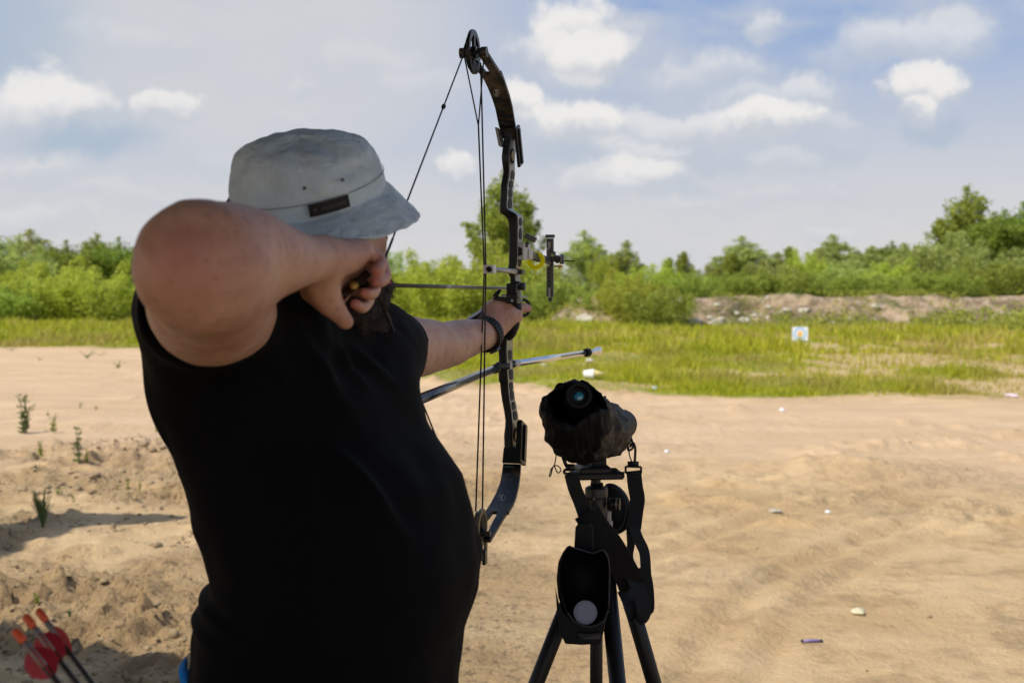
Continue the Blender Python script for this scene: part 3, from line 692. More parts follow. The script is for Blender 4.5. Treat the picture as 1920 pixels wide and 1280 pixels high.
disc(f0, hz * .62, hz * .93, .001, 'blue_ring', mat('target_blue', (.33, .52, .75), .7), tgt)
disc(f0, hz * .30, hz * .46, .001, 'pink_ring', mat('target_pink', (.80, .50, .46), .7), tgt)
disc(f0, .001, hz * .30, .001, 'gold_centre', mat('target_gold', (.90, .55, .10), .7), tgt)
for sx in (-.7, .7):
    q = MB(); q.tube([c0 + vx * (hw * sx) - vn * .06 + vz * (hz * .6), Vector((0, 0, -.05)) + tb + vx * (hw * sx) - vn * .3], .012, 6); q.build('leg', mat('target_leg', (.12, .09, .06), .7), tgt)

# ================================================================ unseen shade casters: roof added over the shooting line, tree shaped for limb shadow
cloth = mat('added_shade_cloth', (.10, .11, .12), .85, bump=(12, .3, .01))
gz_ = thing('added_shade_roof', 'unseen dark cloth roof added to shade the shooting line above the archer', 'added_shade_roof', (-1.5, 1, 0))
A = Vector((-4.35, 4.42, 2.62)); B = Vector((1.75, 1.30, 2.62)); nrm = Vector((B.y - A.y, -(B.x - A.x), 0)).normalized(); Cc = B + nrm * 4.2; Dd = A + nrm * 4.2
ridge = (A + B + Cc + Dd) / 4 + Vector((0, 0, .75))
q = MB(); q.add([A, B, Cc, Dd, ridge], [[0, 1, 4], [1, 2, 4], [2, 3, 4], [3, 0, 4]]); q.build('roof', cloth, gz_, solid=.006)
steel = mat('added_shade_steel', (.45, .45, .46), .4, metal=.8)
for cpt in (A, B, Cc, Dd):
    q = MB(); q.box(Vector((cpt.x, cpt.y, 1.3)), Vector((1, 0, 0)), Vector((0, 1, 0)), Vector((0, 0, 1)), .018, .018, 1.32); q.build('pole', steel, gz_)
for a_, b_ in ((A, B), (B, Cc), (Cc, Dd), (Dd, A)):
    q = MB(); q.tube([a_ - Vector((0, 0, .03)), b_ - Vector((0, 0, .03))], .014, 6); q.build('rail', steel, gz_)
st = thing('tree', 'unseen dead tree beside the shooting line, its bare limb shaped to throw a shadow band on the sand', 'tree', (-8.2, 5.6, 0))
q = MB(); q.tube(bez([(-8.2, 5.6, -.2), (-8.15, 5.55, 2.5), (-8.25, 5.7, 4.2), (-8.1, 5.6, 4.7)], 5), list(np.linspace(.30, .20, 16)), 12)
def gs(px, py, z):   # the limb point whose shadow lands on this spot
    g = G(px, py); return g + Vector((SUN.x, SUN.y, SUN.z)) * ((z) / SUN.z)
q.tube(bez([(-8.2, 5.6, 3.9), (-7.2, 5.75, 3.3), gs(-160, 1045, 2.9), gs(0, 1004, 2.9), gs(60, 990, 2.85), gs(140, 976, 2.85), gs(240, 972, 2.8), gs(350, 968, 2.75)], 5), list(np.linspace(.26, .34, 15)) + list(np.linspace(.34, .14, 18)) + [.10, .06, .015], 9)
q.build('trunk', bark, st, smooth=True)
# ================================================================ compound bow at full draw
def nrmz(v): return Vector(v).normalized()
AZ = math.atan(.253)
BA = Vector((math.sin(AZ), math.cos(AZ), 0)); BS = Vector((math.cos(AZ), -math.sin(AZ), 0)); BZ = Vector((0, 0, 1))
BG = P(962, 575, 2.27)
def RB(px, py, D=0.0):
    """bow point seen at a pixel whose distance along the arrow from the grip is D"""
    o = Vector((0, 0, CAM_Z)); r = P(px, py, 1.0) - o
    return o + r * (((BG - o).dot(BA) + D) / r.dot(BA))
blk = mat('black_anodised', (.007, .008, .010), .36, spec=.4, bump=(160, .05, .001))
sil = mat('grey_metal_and_side_sheen', (.30, .30, .29), .38, metal=.7, noise=(60, (.20, .20, .19)))
chrome = mat('chrome', (.72, .72, .72), .13, metal=1.0)
carbon = mat('grey_carbon_tube', (.10, .105, .12), .22, metal=.5, noise=(40, (.05, .055, .065)), coat=.4)
rub = mat('black_rubber', (.008, .008, .009), .6, spec=.3)
brass = mat('brass_medallion', (.62, .46, .18), .35, metal=.8)
strm = mat('bow_string', (.012, .012, .014), .55, bump=(700, .4, .0005))
graym = mat('grey_anodised', (.10, .105, .10), .4, metal=.5)
lightg = mat('light_grey_metal', (.42, .42, .41), .4, metal=.5)
holem = mat('hole_shade_black', (.006, .006, .007), .7)
camo = bpy.data.materials.new('limb_camouflage'); camo.use_nodes = True; n = NB(camo.node_tree); p = n.N['Principled BSDF']; O = n.n('ShaderNodeTexCoord').outputs['Object']
mpn = n.n('ShaderNodeMapping'); n.L.new(O, mpn.inputs[0]); mpn.inputs['Rotation'].default_value = (.3, .5, .9); mpn.inputs['Scale'].default_value = (1, 1, 2.2)
f1 = n.noise(mpn.outputs[0], 14, 3, .5, 1.2).outputs[0]; f2 = n.noise(mpn.outputs[0], 30, 4, .6, 2).outputs[0]
c = n.mix(n.ramp(f1, .47, .53), (.012, .012, .014, 1), (.052, .034, .021, 1))
c = n.mix(n.ramp(f2, .58, .62), c, (.06, .065, .06, 1)); c = n.mix(n.ramp(f1, .60, .63), c, (.11, .075, .045, 1)); c = n.mix(n.ramp(f2, .30, .26), c, (.05, .03, .035, 1))
n.L.new(c, p.inputs['Base Color']); p.inputs['Roughness'].default_value = .45

bow = thing('compound_bow', 'black compound bow with camouflage limbs held at full draw by the archer', 'bow', tuple(BG))
# ---- riser: loft of four-cornered sections; slot 1 = right-hand side, lighter grey with field reflections put into the colour
def riser(rows, name):
    m = MB(); m.rings = []
    vs, fs, ms = [], [], []
    for (py, x0, x1, D, th) in rows:
        a = RB(x0, py, D); b = a + BS * ((x1 - x0) / 905.0); b.z = a.z
        ch = .0022
        vs += [a + BS * 0 + BA * ch, a + BS * ch, b - BS * ch, b + BA * ch, b + BA * (th - ch), b - BS * ch + BA * th, a + BS * ch + BA * th, a + BA * (th - ch)]
    K = len(rows)
    for k in range(K - 1):
        for i in range(8):
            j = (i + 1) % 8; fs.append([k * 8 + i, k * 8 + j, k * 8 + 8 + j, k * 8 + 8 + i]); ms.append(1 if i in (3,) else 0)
    fs += [list(range(8)), [(K - 1) * 8 + i for i in range(8)]]; ms += [0, 0]
    m.v = vs; m.f = fs; m.m = ms
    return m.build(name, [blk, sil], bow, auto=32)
UP = [(248,943,957,-.012,.055),(262,944,958,-.012,.055),(284,941,954.5,-.016,.052),(296,940,954,-.018,.05),(306,941,954,-.016,.05),(322,943,955,-.008,.05),(334,941,953.5,-.010,.05),(348,938.5,951,-.014,.05),(365,938,950.5,-.014,.052),(388,936.5,949,-.014,.056),(393,936.5,952,-.014,.056),(400,937,965,-.013,.056),(404,945,969,-.01,.050),(409,950,970,-.008,.046),(418,953,970.5,-.006,.046),(450,954,970,-.004,.046),(495,953.5,969,-.004,.044),(503,951.5,966,-.004,.044),(512,952,965,-.004,.046),(520,956,966,-.002,.046),(552,956,968,-.002,.046),(562,955,969,-.004,.05)]
LO = [(558,954,969,-.004,.05),(575,954,968,.004,.046),(600,950,965,.006,.045),(620,937,952,-.004,.05),(636,934,950,-.006,.052),(655,933.5,949.5,-.006,.055),(672,935,950,-.006,.055),(695,934,951,-.006,.055),(714,934.5,952,-.006,.055),(718,937,952,-.004,.048),(735,938.5,953,-.004,.048),(752,941,955,-.002,.050),(770,944.5,958,.0,.052),(788,947,960,.0,.056),(800,946.5,960.5,-.002,.060),(815,944.5,960,-.004,.062),(835,945,961,-.006,.060),(852,947,963,-.006,.058)]
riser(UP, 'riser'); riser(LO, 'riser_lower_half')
gm_ = MB(); gc = P(958, 590, 2.29)
for k in range(2): pass
gm_.tube(bez([RB(962, 566, .012), RB(961, 585, .004), RB(958, 610, .0), RB(950, 632, .008)], 4), [.016, .017, .018, .018, .018, .018, .017, .017, .017, .016, .016, .014, .012], 12)
gm_.build('grip', rub, bow, smooth=True)
# black discs along the side, painting the dark inside of the cutouts
def side_hole(px, py, wpx, hpx, D, m_, name, par=bow, round_=True, off=.0006):
    c = RB(px, py, D); q = MB(); hz_ = hpx / 940.0; ha = wpx / 230.0 * .9; n_ = 18
    pts = []
    for i in range(n_):
        t = 2 * math.pi * i / n_; cx, cz = math.cos(t), math.sin(t)
        if not round_: cx = math.copysign(abs(cx) ** .4, cx); cz = math.copysign(abs(cz) ** .4, cz)
        pts.append((cx, cz))
    q.loft([[c + BS * -.003 + BA * (ha * x) + BZ * (hz_ * z) for x, z in pts], [c + BS * off + BA * (ha * x) + BZ * (hz_ * z) for x, z in pts]])
    return q.build(name, m_, par, smooth=False)
def edge_of(rows, py, t=.5):
    """pixel x and D of the right-hand side face at row py, fraction t along its depth"""
    for k in range(len(rows) - 1):
        if rows[k][0] <= py <= rows[k + 1][0]:
            f = (py - rows[k][0]) / (rows[k + 1][0] - rows[k][0]); r_ = [rows[k][i] * (1 - f) + rows[k + 1][i] * f for i in range(5)]
            a = RB(r_[1], py, r_[3]) + BS * ((r_[2] - r_[1]) / 905.0); return a + BA * (r_[4] * t)
def pocket(rows, py, hz_, ha, m_, name, sq=False, off=.0008, t=.5):
    c = edge_of(rows, py, t); q = MB(); n_ = 20; pts = []
    for i in range(n_):
        a = 2 * math.pi * i / n_; cx, cz = math.cos(a), math.sin(a)
        if sq: cx = math.copysign(abs(cx) ** .45, cx); cz = math.copysign(abs(cz) ** .45, cz)
        pts.append((cx, cz))
    q.loft([[c - BS * .004 + BA * (ha * x) + BZ * (hz_ * z) for x, z in pts], [c + BS * off + BA * (ha * x) + BZ * (hz_ * z) for x, z in pts]])
    return q.build(name, m_, bow)
for (py, hh_, ha) in ((326, .0095, .014), (343, .0095, .015), (360, .0095, .015), (379, .012, .016), (415, .0085, .012), (437, .012, .012), (486, .014, .013)): pocket(UP, py, hh_, ha, holem, 'cutout_shade')
for (py, hh_, ha, sq) in ((667, .0105, .013, True), (704, .0105, .014, True), (726, .0095, .014, False), (744, .011, .015, False), (765, .011, .014, False), (783, .0115, .015, False)): pocket(LO, py, hh_, ha, holem, 'cutout_shade', sq)
for rows, py in ((UP, 290), (LO, 819)):
    pocket(rows, py, .0155, .019, rub, 'medallion_rim', off=.001); pocket(rows, py, .0105, .0125, brass, 'medallion', off=.0022)
pocket(LO, 686, .0075, .010, lightg, 'stabilizer_bushing', off=.002)
# ---- limb pockets
def limb_pocket(tl, tr, bl, br, Dt, Db, th):
    m = MB(); r0 = []
    for (x0, x1, py, D) in ((tl[0], tr[0], tl[1], Dt), (bl[0], br[0], bl[1], Db)):
        a = RB(x0, py, D); b = a + BS * ((x1 - x0) / 905.0)
        r0.append([a, b, b + BA * th, a + BA * th])
    m.loft(r0); return m
a = limb_pocket((936, 240), (966, 240), (944, 262), (962, 262), -.012, -.006, .05); a.build('limb_pocket', blk, bow, bevel=.002)
m = MB(); c0 = RB(934, 241, -.018); c1 = RB(941, 276, -.006)
m.box((c0 + c1) / 2, BA, BS, (c0 - c1).normalized(), .018, .0022, (c0 - c1).length / 2); m.build('pocket_cheek', sil, bow, bevel=.001)
m = MB(); c0 = RB(969, 238, .0); c1 = RB(976, 310, .03); ax = (c0 - c1).normalized()
m.box((c0 + c1) / 2, nrmz(BA - ax * BA.dot(ax)), BS, ax, .016, .003, (c0 - c1).length / 2)
m.box((c0 + c1) / 2 + BS * .004, nrmz(BA - ax * BA.dot(ax)), BS, ax, .005, .0025, (c0 - c1).length / 2 - .004)
m.build('pocket_cheek', blk, bow, bevel=.001)
m = MB(); m.lathe(RB(967, 252, -.004), BS, [(0, .005), (.004, .005)], 12); m.build('limb_bolt', sil, bow, smooth=False)
a = limb_pocket((944, 838), (966, 838), (941, 868), (977, 872), -.006, -.016, .05); a.build('limb_pocket', blk, bow, bevel=.002)
m = MB(); c0 = RB(980, 792, .03); c1 = RB(977, 868, .0); ax = (c0 - c1).normalized(); ay = nrmz(BA - ax * BA.dot(ax))
m.box((c0 + c1) / 2, ay, BS, ax, .024, .0045, (c0 - c1).length / 2)
m.box((c0 + c1) / 2 + BS * .006, ay, BS, ax, .008, .003, (c0 - c1).length / 2 - .006)
m.box((c0 + c1) / 2 - BS * .005 - ay * .012, ay, BS, ax, .006, .003, (c0 - c1).length / 2 - .002); m.build('pocket_cheek', blk, bow, bevel=.001)
# ---- limbs
def limb(rows, fork, axle, name):
    """rows (py, x0, x1, D) from pocket to where the fork begins; fork rows give the two tines"""
    parts = []
    def strip(rws, th=.0075):
        m_ = MB(); rings = []
        pts = [(RB(x0, py, D), (x1 - x0) / 900.0) for (py, x0, x1, D) in rws]
        for k, (a, w) in enumerate(pts):
            t = (pts[min(k + 1, len(pts) - 1)][0] - pts[max(k - 1, 0)][0]); t.x *= .0; t = Vector((0, 0, 1)) * t.z + BA * (pts[min(k + 1, len(pts) - 1)][0] - pts[max(k - 1, 0)][0]).dot(BA)
            nn = BS.cross(t.normalized()).normalized()
            nn = nn if nn.dot(BA) > 0 else -nn
            rings.append([a, a + BS * w, a + BS * w + nn * th, a + nn * th])
        m_.loft(rings); return m_
    root = strip(rows)
    for f in fork:
        s2 = strip(f); root.add(s2.v, s2.f)
    return root.build(name, camo, bow, bevel=.0012)
UL = [(241,936,966,-.004),(225,932.5,963,-.018),(205,928.5,959.5,-.04),(185,922,954,-.067),(165,914,947,-.10),(150,906.5,941,-.125),(141,901.5,937,-.142)]
ULF = [[(146,904,915,-.135),(135,895,906,-.155),(118,881,893,-.186),(106,873,882,-.208),(99,869,878,-.22)],
       [(146,921,939.5,-.135),(135,917,933,-.155),(120,907,923,-.186),(106,898,914,-.208),(97,893,909,-.222)]]
LL = [(868,943,976,-.004),(885,941,975,-.018),(905,937,972,-.045),(925,929,967,-.075),(940,921,961,-.10),(951,914,954,-.12),(957,910,951,-.132)]
LLF = [[(953,913,926,-.125),(963,904,919,-.142),(975,895,908,-.165),(988,888,900,-.195)],
       [(953,934,953,-.125),(965,930,945,-.145),(980,922,936,-.17),(997,914,926,-.20),(1010,906,918,-.222)]]
limb(UL, ULF, None, 'limb'); limb(LL, LLF, None, 'limb')
# scribbled oval emblems
emb = mat('emblem_grey', (.42, .42, .42), .4)
def emblem(rows, cpy, cx, tilt, L, Wd, squig, name='limb_emblem'):
    for k in range(len(rows) - 1):
        if min(rows[k][0], rows[k + 1][0]) <= cpy <= max(rows[k][0], rows[k + 1][0]):
            f = (cpy - rows[k][0]) / (rows[k + 1][0] - rows[k][0]); D = rows[k][3] * (1 - f) + rows[k + 1][3] * f
            u_ = (RB(rows[k][1], rows[k][0], rows[k][3]) - RB(rows[k + 1][1], rows[k + 1][0], rows[k + 1][3]));
            u_ = nrmz(BZ * u_.z + BA * u_.dot(BA))
            if u_.z < 0: u_ = -u_
    c = RB(cx, cpy, D); nn = nrmz(u_.cross(BS)); nn = nn if nn.dot(BA) < 0 else -nn
    ca, sa = math.cos(tilt), math.sin(tilt); e1 = u_ * ca + BS * sa; e2 = BS * ca - u_ * sa; q = MB()
    q.tube([c + nn * .0006 + e1 * (L * math.cos(t)) + e2 * (Wd * math.sin(t)) for t in np.linspace(0, 2 * math.pi, 25)[:-1]], .00032, 5, close=True)
    q.tube(bez([c + nn * .0007 + e1 * (L * y) + e2 * (Wd * x) for (x, y) in squig], 5), .00062, 5)
    q.build(name, emb, bow)
S1 = [(-.2,.8),(.2,.85),(.3,.5),(-.1,.2),(-.45,.55),(-.2,.75),(.1,.1),(.45,.4),(.35,-.1),(-.3,-.2),(-.2,.15),(.4,-.3),(.1,-.55),(-.4,-.4),(-.1,-.8),(.35,-.75),(.3,-.5),(-.05,-.6)]
S2 = [(-.35,-.85),(-.2,-.4),(.05,0),(-.3,.1),(-.3,.5),(.05,.8),(.4,.6),(.45,.2),(.15,.15),(.25,.45),(.0,.45),(.1,.05),(0,-.3),(-.1,-.85),(.15,-.4),(.35,-.8)]
emblem(UL, 174, 931, .30, .0125, .0062, S1); emblem(LL, 933, 940, -.42, .0125, .0068, S2)
for (dx, dz, w) in ((0, 0, .006), (.010, .001, .003)):
    q = MB(); c = RB(952 + dx * 900, 875, -.0105) ; q.tube([c - BS * w, c + BS * w + BZ * .001], .0009, 5); q.build('teal_mark', mat('teal_mark', (.08, .35, .36), .5), bow)
# ---- axles and cams
def cam_wheel(c, R1, parts, name):
    par = None
    for (off, dz, da, ro, ri, th, mt) in parts:
        q = MB(); cc = c + BS * off + BZ * dz + BA * da; n_ = 40
        ez = BZ; ea = BA
        def rg(r, s): return q.ring(cc + BS * s, ea, ez, r[0], r[1], n_)
        q.loft([rg(ro, -th), rg(ro, th), rg(ri, th), rg(ri, -th)], m=0, close=True)
        o = q.build(name if par is None else 'cam_module', mt, bow if par is None else par, smooth=False, bevel=.0008)
        if par is None: par = o
    return par
ct = RB(888, 99, -.215)
cw_ = cam_wheel(ct, .04, [(0, .001, 0, (.038, .0395), (.027, .029), .0028, blk), (-.004, .0, .0, (.030, .031), (.024, .025), .0035, blk)], 'cam')
q = MB(); q.box(ct, BA, BZ, BS, .0045, .030, .0025); q.box(ct + BZ * -.008, BA, BZ, BS, .028, .004, .0025); q.lathe(ct - BS * .006, BS, [(0, .011), (.012, .011)], 20)
q.box(ct + BZ * -.026, BA, BZ, BS, .014, .010, .003); q.build('cam_spoke', blk, cw_, bevel=.0006)
q = MB(); q.lathe(ct - BS * .024, BS, [(0, .0062), (.005, .0062), (.005, .0035), (.043, .0035), (.043, .0075), (.049, .0075)], 16); q.build('axle', graym, bow, smooth=False)
for s_ in (-.020, .020):
    q = MB(); q.lathe(ct + BS * (s_ - .005), BS, [(0, .0095), (.010, .0095)], 16); q.build('limb_tip', camo, bow)
cb = RB(903, 1000, -.215)
tanm = mat('cam_tan_edge', (.20, .165, .10), .4, metal=.4)
cw_ = cam_wheel(cb, .04, [(0, .012, .0, (.030, .034), (.021, .025), .003, tanm), (.003, -.024, .0, (.022, .026), (.012, .015), .0028, tanm), (-.004, .028, -.012, (.013, .015), (.008, .009), .003, graym)], 'cam')
q = MB(); q.box(cb + BZ * .012, BA, BZ, BS, .005, .030, .0026); q.box(cb + BS * .006 + BZ * -.042, BA, BZ, BS, .008, .014, .003); q.lathe(cb - BS * .006, BS, [(0, .012), (.012, .012)], 20); q.build('cam_spoke', blk, cw_, bevel=.001)
q = MB(); q.lathe(cb - BS * .019, BS, [(0, .0055), (.036, .0055)], 16); q.build('axle', graym, bow)
# ---- string, cables
NOCK = BG - BA * .765 + Vector((0, 0, 0)); NOCK.z = RB(700, 534, -.765).z
NOCK = RB(703, 534, -.765)
peep_t = None
top_s = RB(868, 106, -.252); bot_s = RB(892, 1003, -.245)
q = MB(); q.tube([top_s, NOCK], .0014, 8); q.tube([NOCK, bot_s], .0014, 8); q.tube([NOCK.lerp(top_s, .0), NOCK.lerp(top_s, .16)], .0019, 8); q.tube([NOCK, NOCK.lerp(bot_s, .16)], .0019, 8)
q.tube(bez([top_s, RB(872, 85, -.245), RB(882, 66, -.22), RB(893, 75, -.19)], 5), .0014, 8)
so_ = q.build('string', strm, bow, smooth=True)
pk = top_s.lerp(NOCK, (222 - 106) / (534 - 106)); d_ = (top_s - NOCK).normalized()
q = MB(); q.lathe(pk - d_ * .006, d_, [(0, .0015), (.003, .0036), (.009, .0036), (.012, .0015)], 10); q.build('peep_sight', rub, so_, smooth=True)
J = RB(897, 236, -.19); slide = RB(909.5, 505, -.165)
def cab(pts, r=.0013):
    q = MB(); q.tube(pts, r, 8); return q
c_ = cab([RB(871, 108, -.215), J]); c_.tube([RB(907, 112, -.215), J], .0013, 8); c_.tube([J, slide - BS * .0015, RB(892, 958, -.215)], .0015, 8); c_.build('cable', strm, bow, smooth=True)
c_ = cab([RB(901, 118, -.20), RB(903.5, 200, -.195), slide + BS * .0015, RB(904.5, 962, -.205)], .0015); c_.build('cable', strm, bow, smooth=True)
# ---- cable guard
g0 = RB(968, 509, .0); g1 = RB(925, 505, -.165)
q = MB(); q.tube([g1, g1.lerp(g0, .6), g0], [.0042, .0050, .0058], 12); q.build('cable_guard_rod', lightg, bow, smooth=True)
q = MB(); q.box(RB(975, 510, .012) + BS * .001, BA, BS, BZ, .012, .007, .0048); q.build('cable_guard_clamp', graym, bow, bevel=.001)
q = MB(); q.lathe(g0 + (g1 - g0).normalized() * .0, (g1 - g0), [(0, .0068), (.006, .0068)], 14); q.build('cable_guard_collar', rub, bow)
whp = mat('white_nylon', (.72, .72, .72), .5); q = MB(); sl = RB(918, 505, -.175)
q.box(sl, BA, BS, BZ, .010, .0105, .0078); sl_o = q.build('cable_slide', whp, bow, bevel=.002)
q = MB(); q.lathe(RB(917, 505, -.1852), BA * -1, [(0, .0055), (.004, .0048), (.004, .002), (.001, .001)], 14); q.build('slide_bore', rub, sl_o)
# ---- arrow rest and plunger
q = MB(); q.box(RB(963, 541, -.012), BA, BS, BZ, .018, .0105, .0105); q.box(RB(963, 559, -.016), BA, BS, BZ, .016, .0115, .0105); q.box(RB(970, 532, -.008), BA, BS, BZ, .010, .006, .005)
rest = q.build('arrow_rest', blk, bow, bevel=.0022)
q = MB(); q.lathe(RB(960.5, 563.5, -.033), -BA, [(0, .0032), (.0015, .0030), (.0015, .0012), (.0005, .001)], 12); q.build('screw', chrome, rest)
q = MB(); q.lathe(RB(973, 537, .0), BS, [(0, .004), (.004, .004), (.004, .0075), (.008, .0082), (.013, .0075), (.014, .004)], 16); q.build('plunger_knob', graym, rest, smooth=False)
q = MB(); q.tube([RB(923, 556.5, -.03), RB(990, 556.5, -.01)], .0018, 8); q.tube([RB(940, 555, -.03), RB(953, 555, -.026)], .0036, 10); q.build('rest_rod', lightg, rest, smooth=True)
q = MB(); q.box(RB(937, 561, -.03), BA, BS, BZ, .006, .0115, .0032); q.build('rest_arm', blk, rest, bevel=.001)
for dx in (0, 4):
    q = MB(); q.tube([RB(926 + dx, 556, -.03), RB(934 + dx, 545, -.022), RB(937 + dx * .6, 541, -.020)], [.004, .0022, .0009], 6); q.build('launcher_prong', blk, rest, smooth=True)
# ---- target sight
sg = MB(); c0 = RB(972, 455, .02); c1 = RB(972, 486, .02)
xs = BS; m = MB()
m.loft([[RB(969, 455, -.002) , RB(969, 455, -.002) + BS * .014, RB(969, 455, -.002) + BS * .022 + BA * .03, RB(969, 455, -.002) + BA * .03],
        [RB(969, 487, -.002), RB(969, 487, -.002) + BS * .014, RB(969, 487, -.002) + BS * .022 + BA * .03, RB(969, 487, -.002) + BA * .03]])
sight = m.build('sight_bracket', lightg, bow, bevel=.0012)
q = MB(); cc = RB(975.5, 472, -.004); q.loft([[cc + BS * x + BZ * z - BA * .000 for x, z in ((-.0045, -.009), (.003, -.0065), (.003, .007), (-.0045, .0105))], [cc + BS * x + BZ * z + BA * .004 for x, z in ((-.0045, -.009), (.003, -.0065), (.003, .007), (-.0045, .0105))]]); q.build('bracket_window', holem, sight)
e0 = RB(991, 477, .03); e1 = RB(1033, 490, .205); ax = (e1 - e0).normalized(); ex = nrmz(BS - ax * BS.dot(ax)); ez = ex.cross(ax); ez = ez if ez.z > 0 else -ez
q = MB(); q.box(e0, ax, ex, ez, .014, .0055, .0098); q.build('bar_clamp', lightg, sight, bevel=.0015)
q = MB(); q.box((e0 + e1) / 2, ax, ex, ez, (e1 - e0).length / 2, .0035, .0075); q.build('extension_bar', graym, sight, bevel=.001)
for k in range(7):
    q = MB(); pz = e0.lerp(e1, .12 + k * .09) - ez * .0078; q.tube([pz - ex * .004 + ax * .004, pz + ex * .004 - ax * .004], .0012, 5); q.build('bar_notch', holem, sight)
q = MB(); kc = RB(990, 454, .01); q.tube([kc, RB(986, 463, .01)], .0036, 10); q.build('knob_stem', graym, sight, smooth=True)
q = MB(); kx = nrmz(BS * .88 - BZ * .45); q.box(RB(995, 446, .008), kx, BA, kx.cross(BA).normalized(), .0118, .006, .0052); q.build('thumb_knob', graym, sight, bevel=.0015)
V0 = RB(1031.5, 447, .20); V1 = RB(1031.5, 556, .20); sc_ = 1 / 870.
q = MB(); vb = (V0 - V1).normalized()
for dx in (-4.6, 4.6): q.box((V0 + V1) / 2 + BS * (dx * sc_), BS, BA, vb, .0022, .004, (V0 - V1).length / 2)
q.box((V0 + V1) / 2, BS, BA, vb, .006, .0015, (V0 - V1).length / 2)
vbar = q.build('elevation_bar', graym, sight, bevel=.0006)
q = MB(); q.box(RB(1031.5, 443, .20), BS, BA, vb, .0096, .006, .0035); q.build('bar_cap', graym, vbar, bevel=.001)
q = MB(); q.box(RB(1032, 561, .20), BS, BA, vb, .0045, .004, .0045); q.build('bar_foot', graym, vbar, bevel=.0008)
for py in (505, 512, 519.5, 527, 534.5):
    q = MB(); q.lathe(RB(1029.5, py, .1983), -BA, [(0, .0019), (.0008, .0019)], 10); q.build('scale_hole', holem, vbar)
q = MB(); q.box(RB(1030.5, 548, .198), BS, BA, vb, .0022, .0012, .010); q.box(RB(1030, 460, .198), BS, BA, vb, .0022, .0012, .007); q.build('scale_slot', lightg, vbar)
q = MB(); q.box(RB(1034, 481, .197), BS, BA, vb, .009, .007, .011); q.build('slide_block', graym, sight, bevel=.002)
for (px, py) in ((1028, 467), (1028, 497), (1036, 478)):
    q = MB(); q.lathe(RB(px, py, .19), -BA, [(0, .0034), (.002, .0034), (.002, .0014), (.001, .001)], 12); q.build('screw', chrome, sight)
q = MB(); q.lathe(RB(1041, 486, .195), BS, [(0, .0075), (.003, .0088), (.008, .0088), (.008, .0065), (.011, .0065), (.011, .0105), (.0165, .0110), (.019, .010), (.019, .0022)], 20); q.build('windage_drum', graym, sight, bevel=.0006)
q = MB(); q.lathe(RB(1052, 486, .190), BS, [(0, .0092), (.0022, .0096)], 20); q.build('drum_dial', lightg, sight)
q = MB(); q.box(RB(1047, 499, .195), BS, BA, BZ, .009, .004, .0022); q.lathe(RB(1050, 500, .195), -BA, [(0, .004), (.006, .004)], 10); q.build('drum_arm', brass, sight, bevel=.0004)
q = MB(); q.tube([RB(1056, 489.5, .195), RB(1078, 489.5, .195)], .0012, 8); q.build('sight_pin', rub, sight, smooth=True)
yel = bpy.data.materials.new('fluorescent_lens'); yel.use_nodes = True; n = NB(yel.node_tree); p = n.N['Principled BSDF']
p.inputs['Base Color'].default_value = (.95, .88, .01, 1); p.inputs['Roughness'].default_value = .15; p.inputs['Transmission Weight'].default_value = .35
t_ = n.n('ShaderNodeBsdfTranslucent'); t_.inputs[0].default_value = (1, .95, .02, 1); mx = n.n('ShaderNodeMixShader'); mx.inputs[0].default_value = .65
n.L.new(p.outputs[0], mx.inputs[1]); n.L.new(t_.outputs[0], mx.inputs[2]); n.L.new(mx.outputs[0], n.N['Material Output'].inputs[0])
yc = RB(1004, 488, .09); q = MB(); n_ = 36; yr = .0185
q.loft([q.ring(yc, BS, BZ, yr, yr, n_), q.ring(yc + BA * .010, BS, BZ, yr, yr, n_), q.ring(yc + BA * .010, BS, BZ, yr * .58, yr * .58, n_), q.ring(yc, BS, BZ, yr * .58, yr * .58, n_)], close=True)
lens = q.build('scope_ring', yel, sight, smooth=False)
q = MB(); q.lathe(yc + BA * .004, BA, [(0, yr * .67), (.0012, yr * .67)], 30)
gl = bpy.data.materials.new('lens_glass'); gl.use_nodes = True; p = gl.node_tree.nodes['Principled BSDF']; p.inputs['Base Color'].default_value = (.80, .84, .55, 1); p.inputs['Roughness'].default_value = .02; p.inputs['Transmission Weight'].default_value = 1; p.inputs['IOR'].default_value = 1.02
q.build('lens', gl, lens)
q = MB(); q.tube([yc + BA * .003 + BS * (.0042 * math.cos(t)) + BZ * (.0042 * math.sin(t)) for t in np.linspace(0, 2 * math.pi, 19)[:-1]], .0004, 5, close=True); q.build('aiming_ring', rub, lens)
# ---- stabilizers
s0 = RB(962, 682, .045); s1 = P(1100, 661, 2.84)
ax = (s1 - s0).normalized()
q = MB(); q.lathe(s0 - ax * .0, ax, [(0, .0078), (.03, .0078)], 16); q.build('stabilizer_socket', lightg, bow, smooth=False)
q = MB(); q.tube([s0, s1], .0069, 16); fr = q.build('front_stabilizer', chrome, bow, smooth=True)
q = MB(); q.lathe(s1 - ax * .012, ax, [(0, .0098), (.006, .0105), (.007, .0092), (.013, .0092), (.014, .0108), (.024, .0108), (.025, .008)], 20); q.build('damper_ring', rub, fr, smooth=False)
q = MB(); q.lathe(s1 + ax * .012, ax, [(0, .0065), (.05, .0065), (.075, .0078), (.088, .0105), (.100, .0108), (.104, .0098)], 20); q.build('end_weight', chrome, fr, smooth=True)
b0 = RB(934, 689, -.02); b1 = P(800, 743, 1.86); b1 = b0 + (b1 - b0) * 1.55; ax = (b1 - b0).normalized()
q = MB(); q.tube([b0, b1], [.0082, .0092], 16); sb_ = q.build('side_stabilizer', carbon, bow, smooth=True)
q = MB(); q.lathe(b1, ax, [(0, .012), (.02, .013), (.03, .010)], 16); q.build('end_weight', blk, sb_, smooth=True)
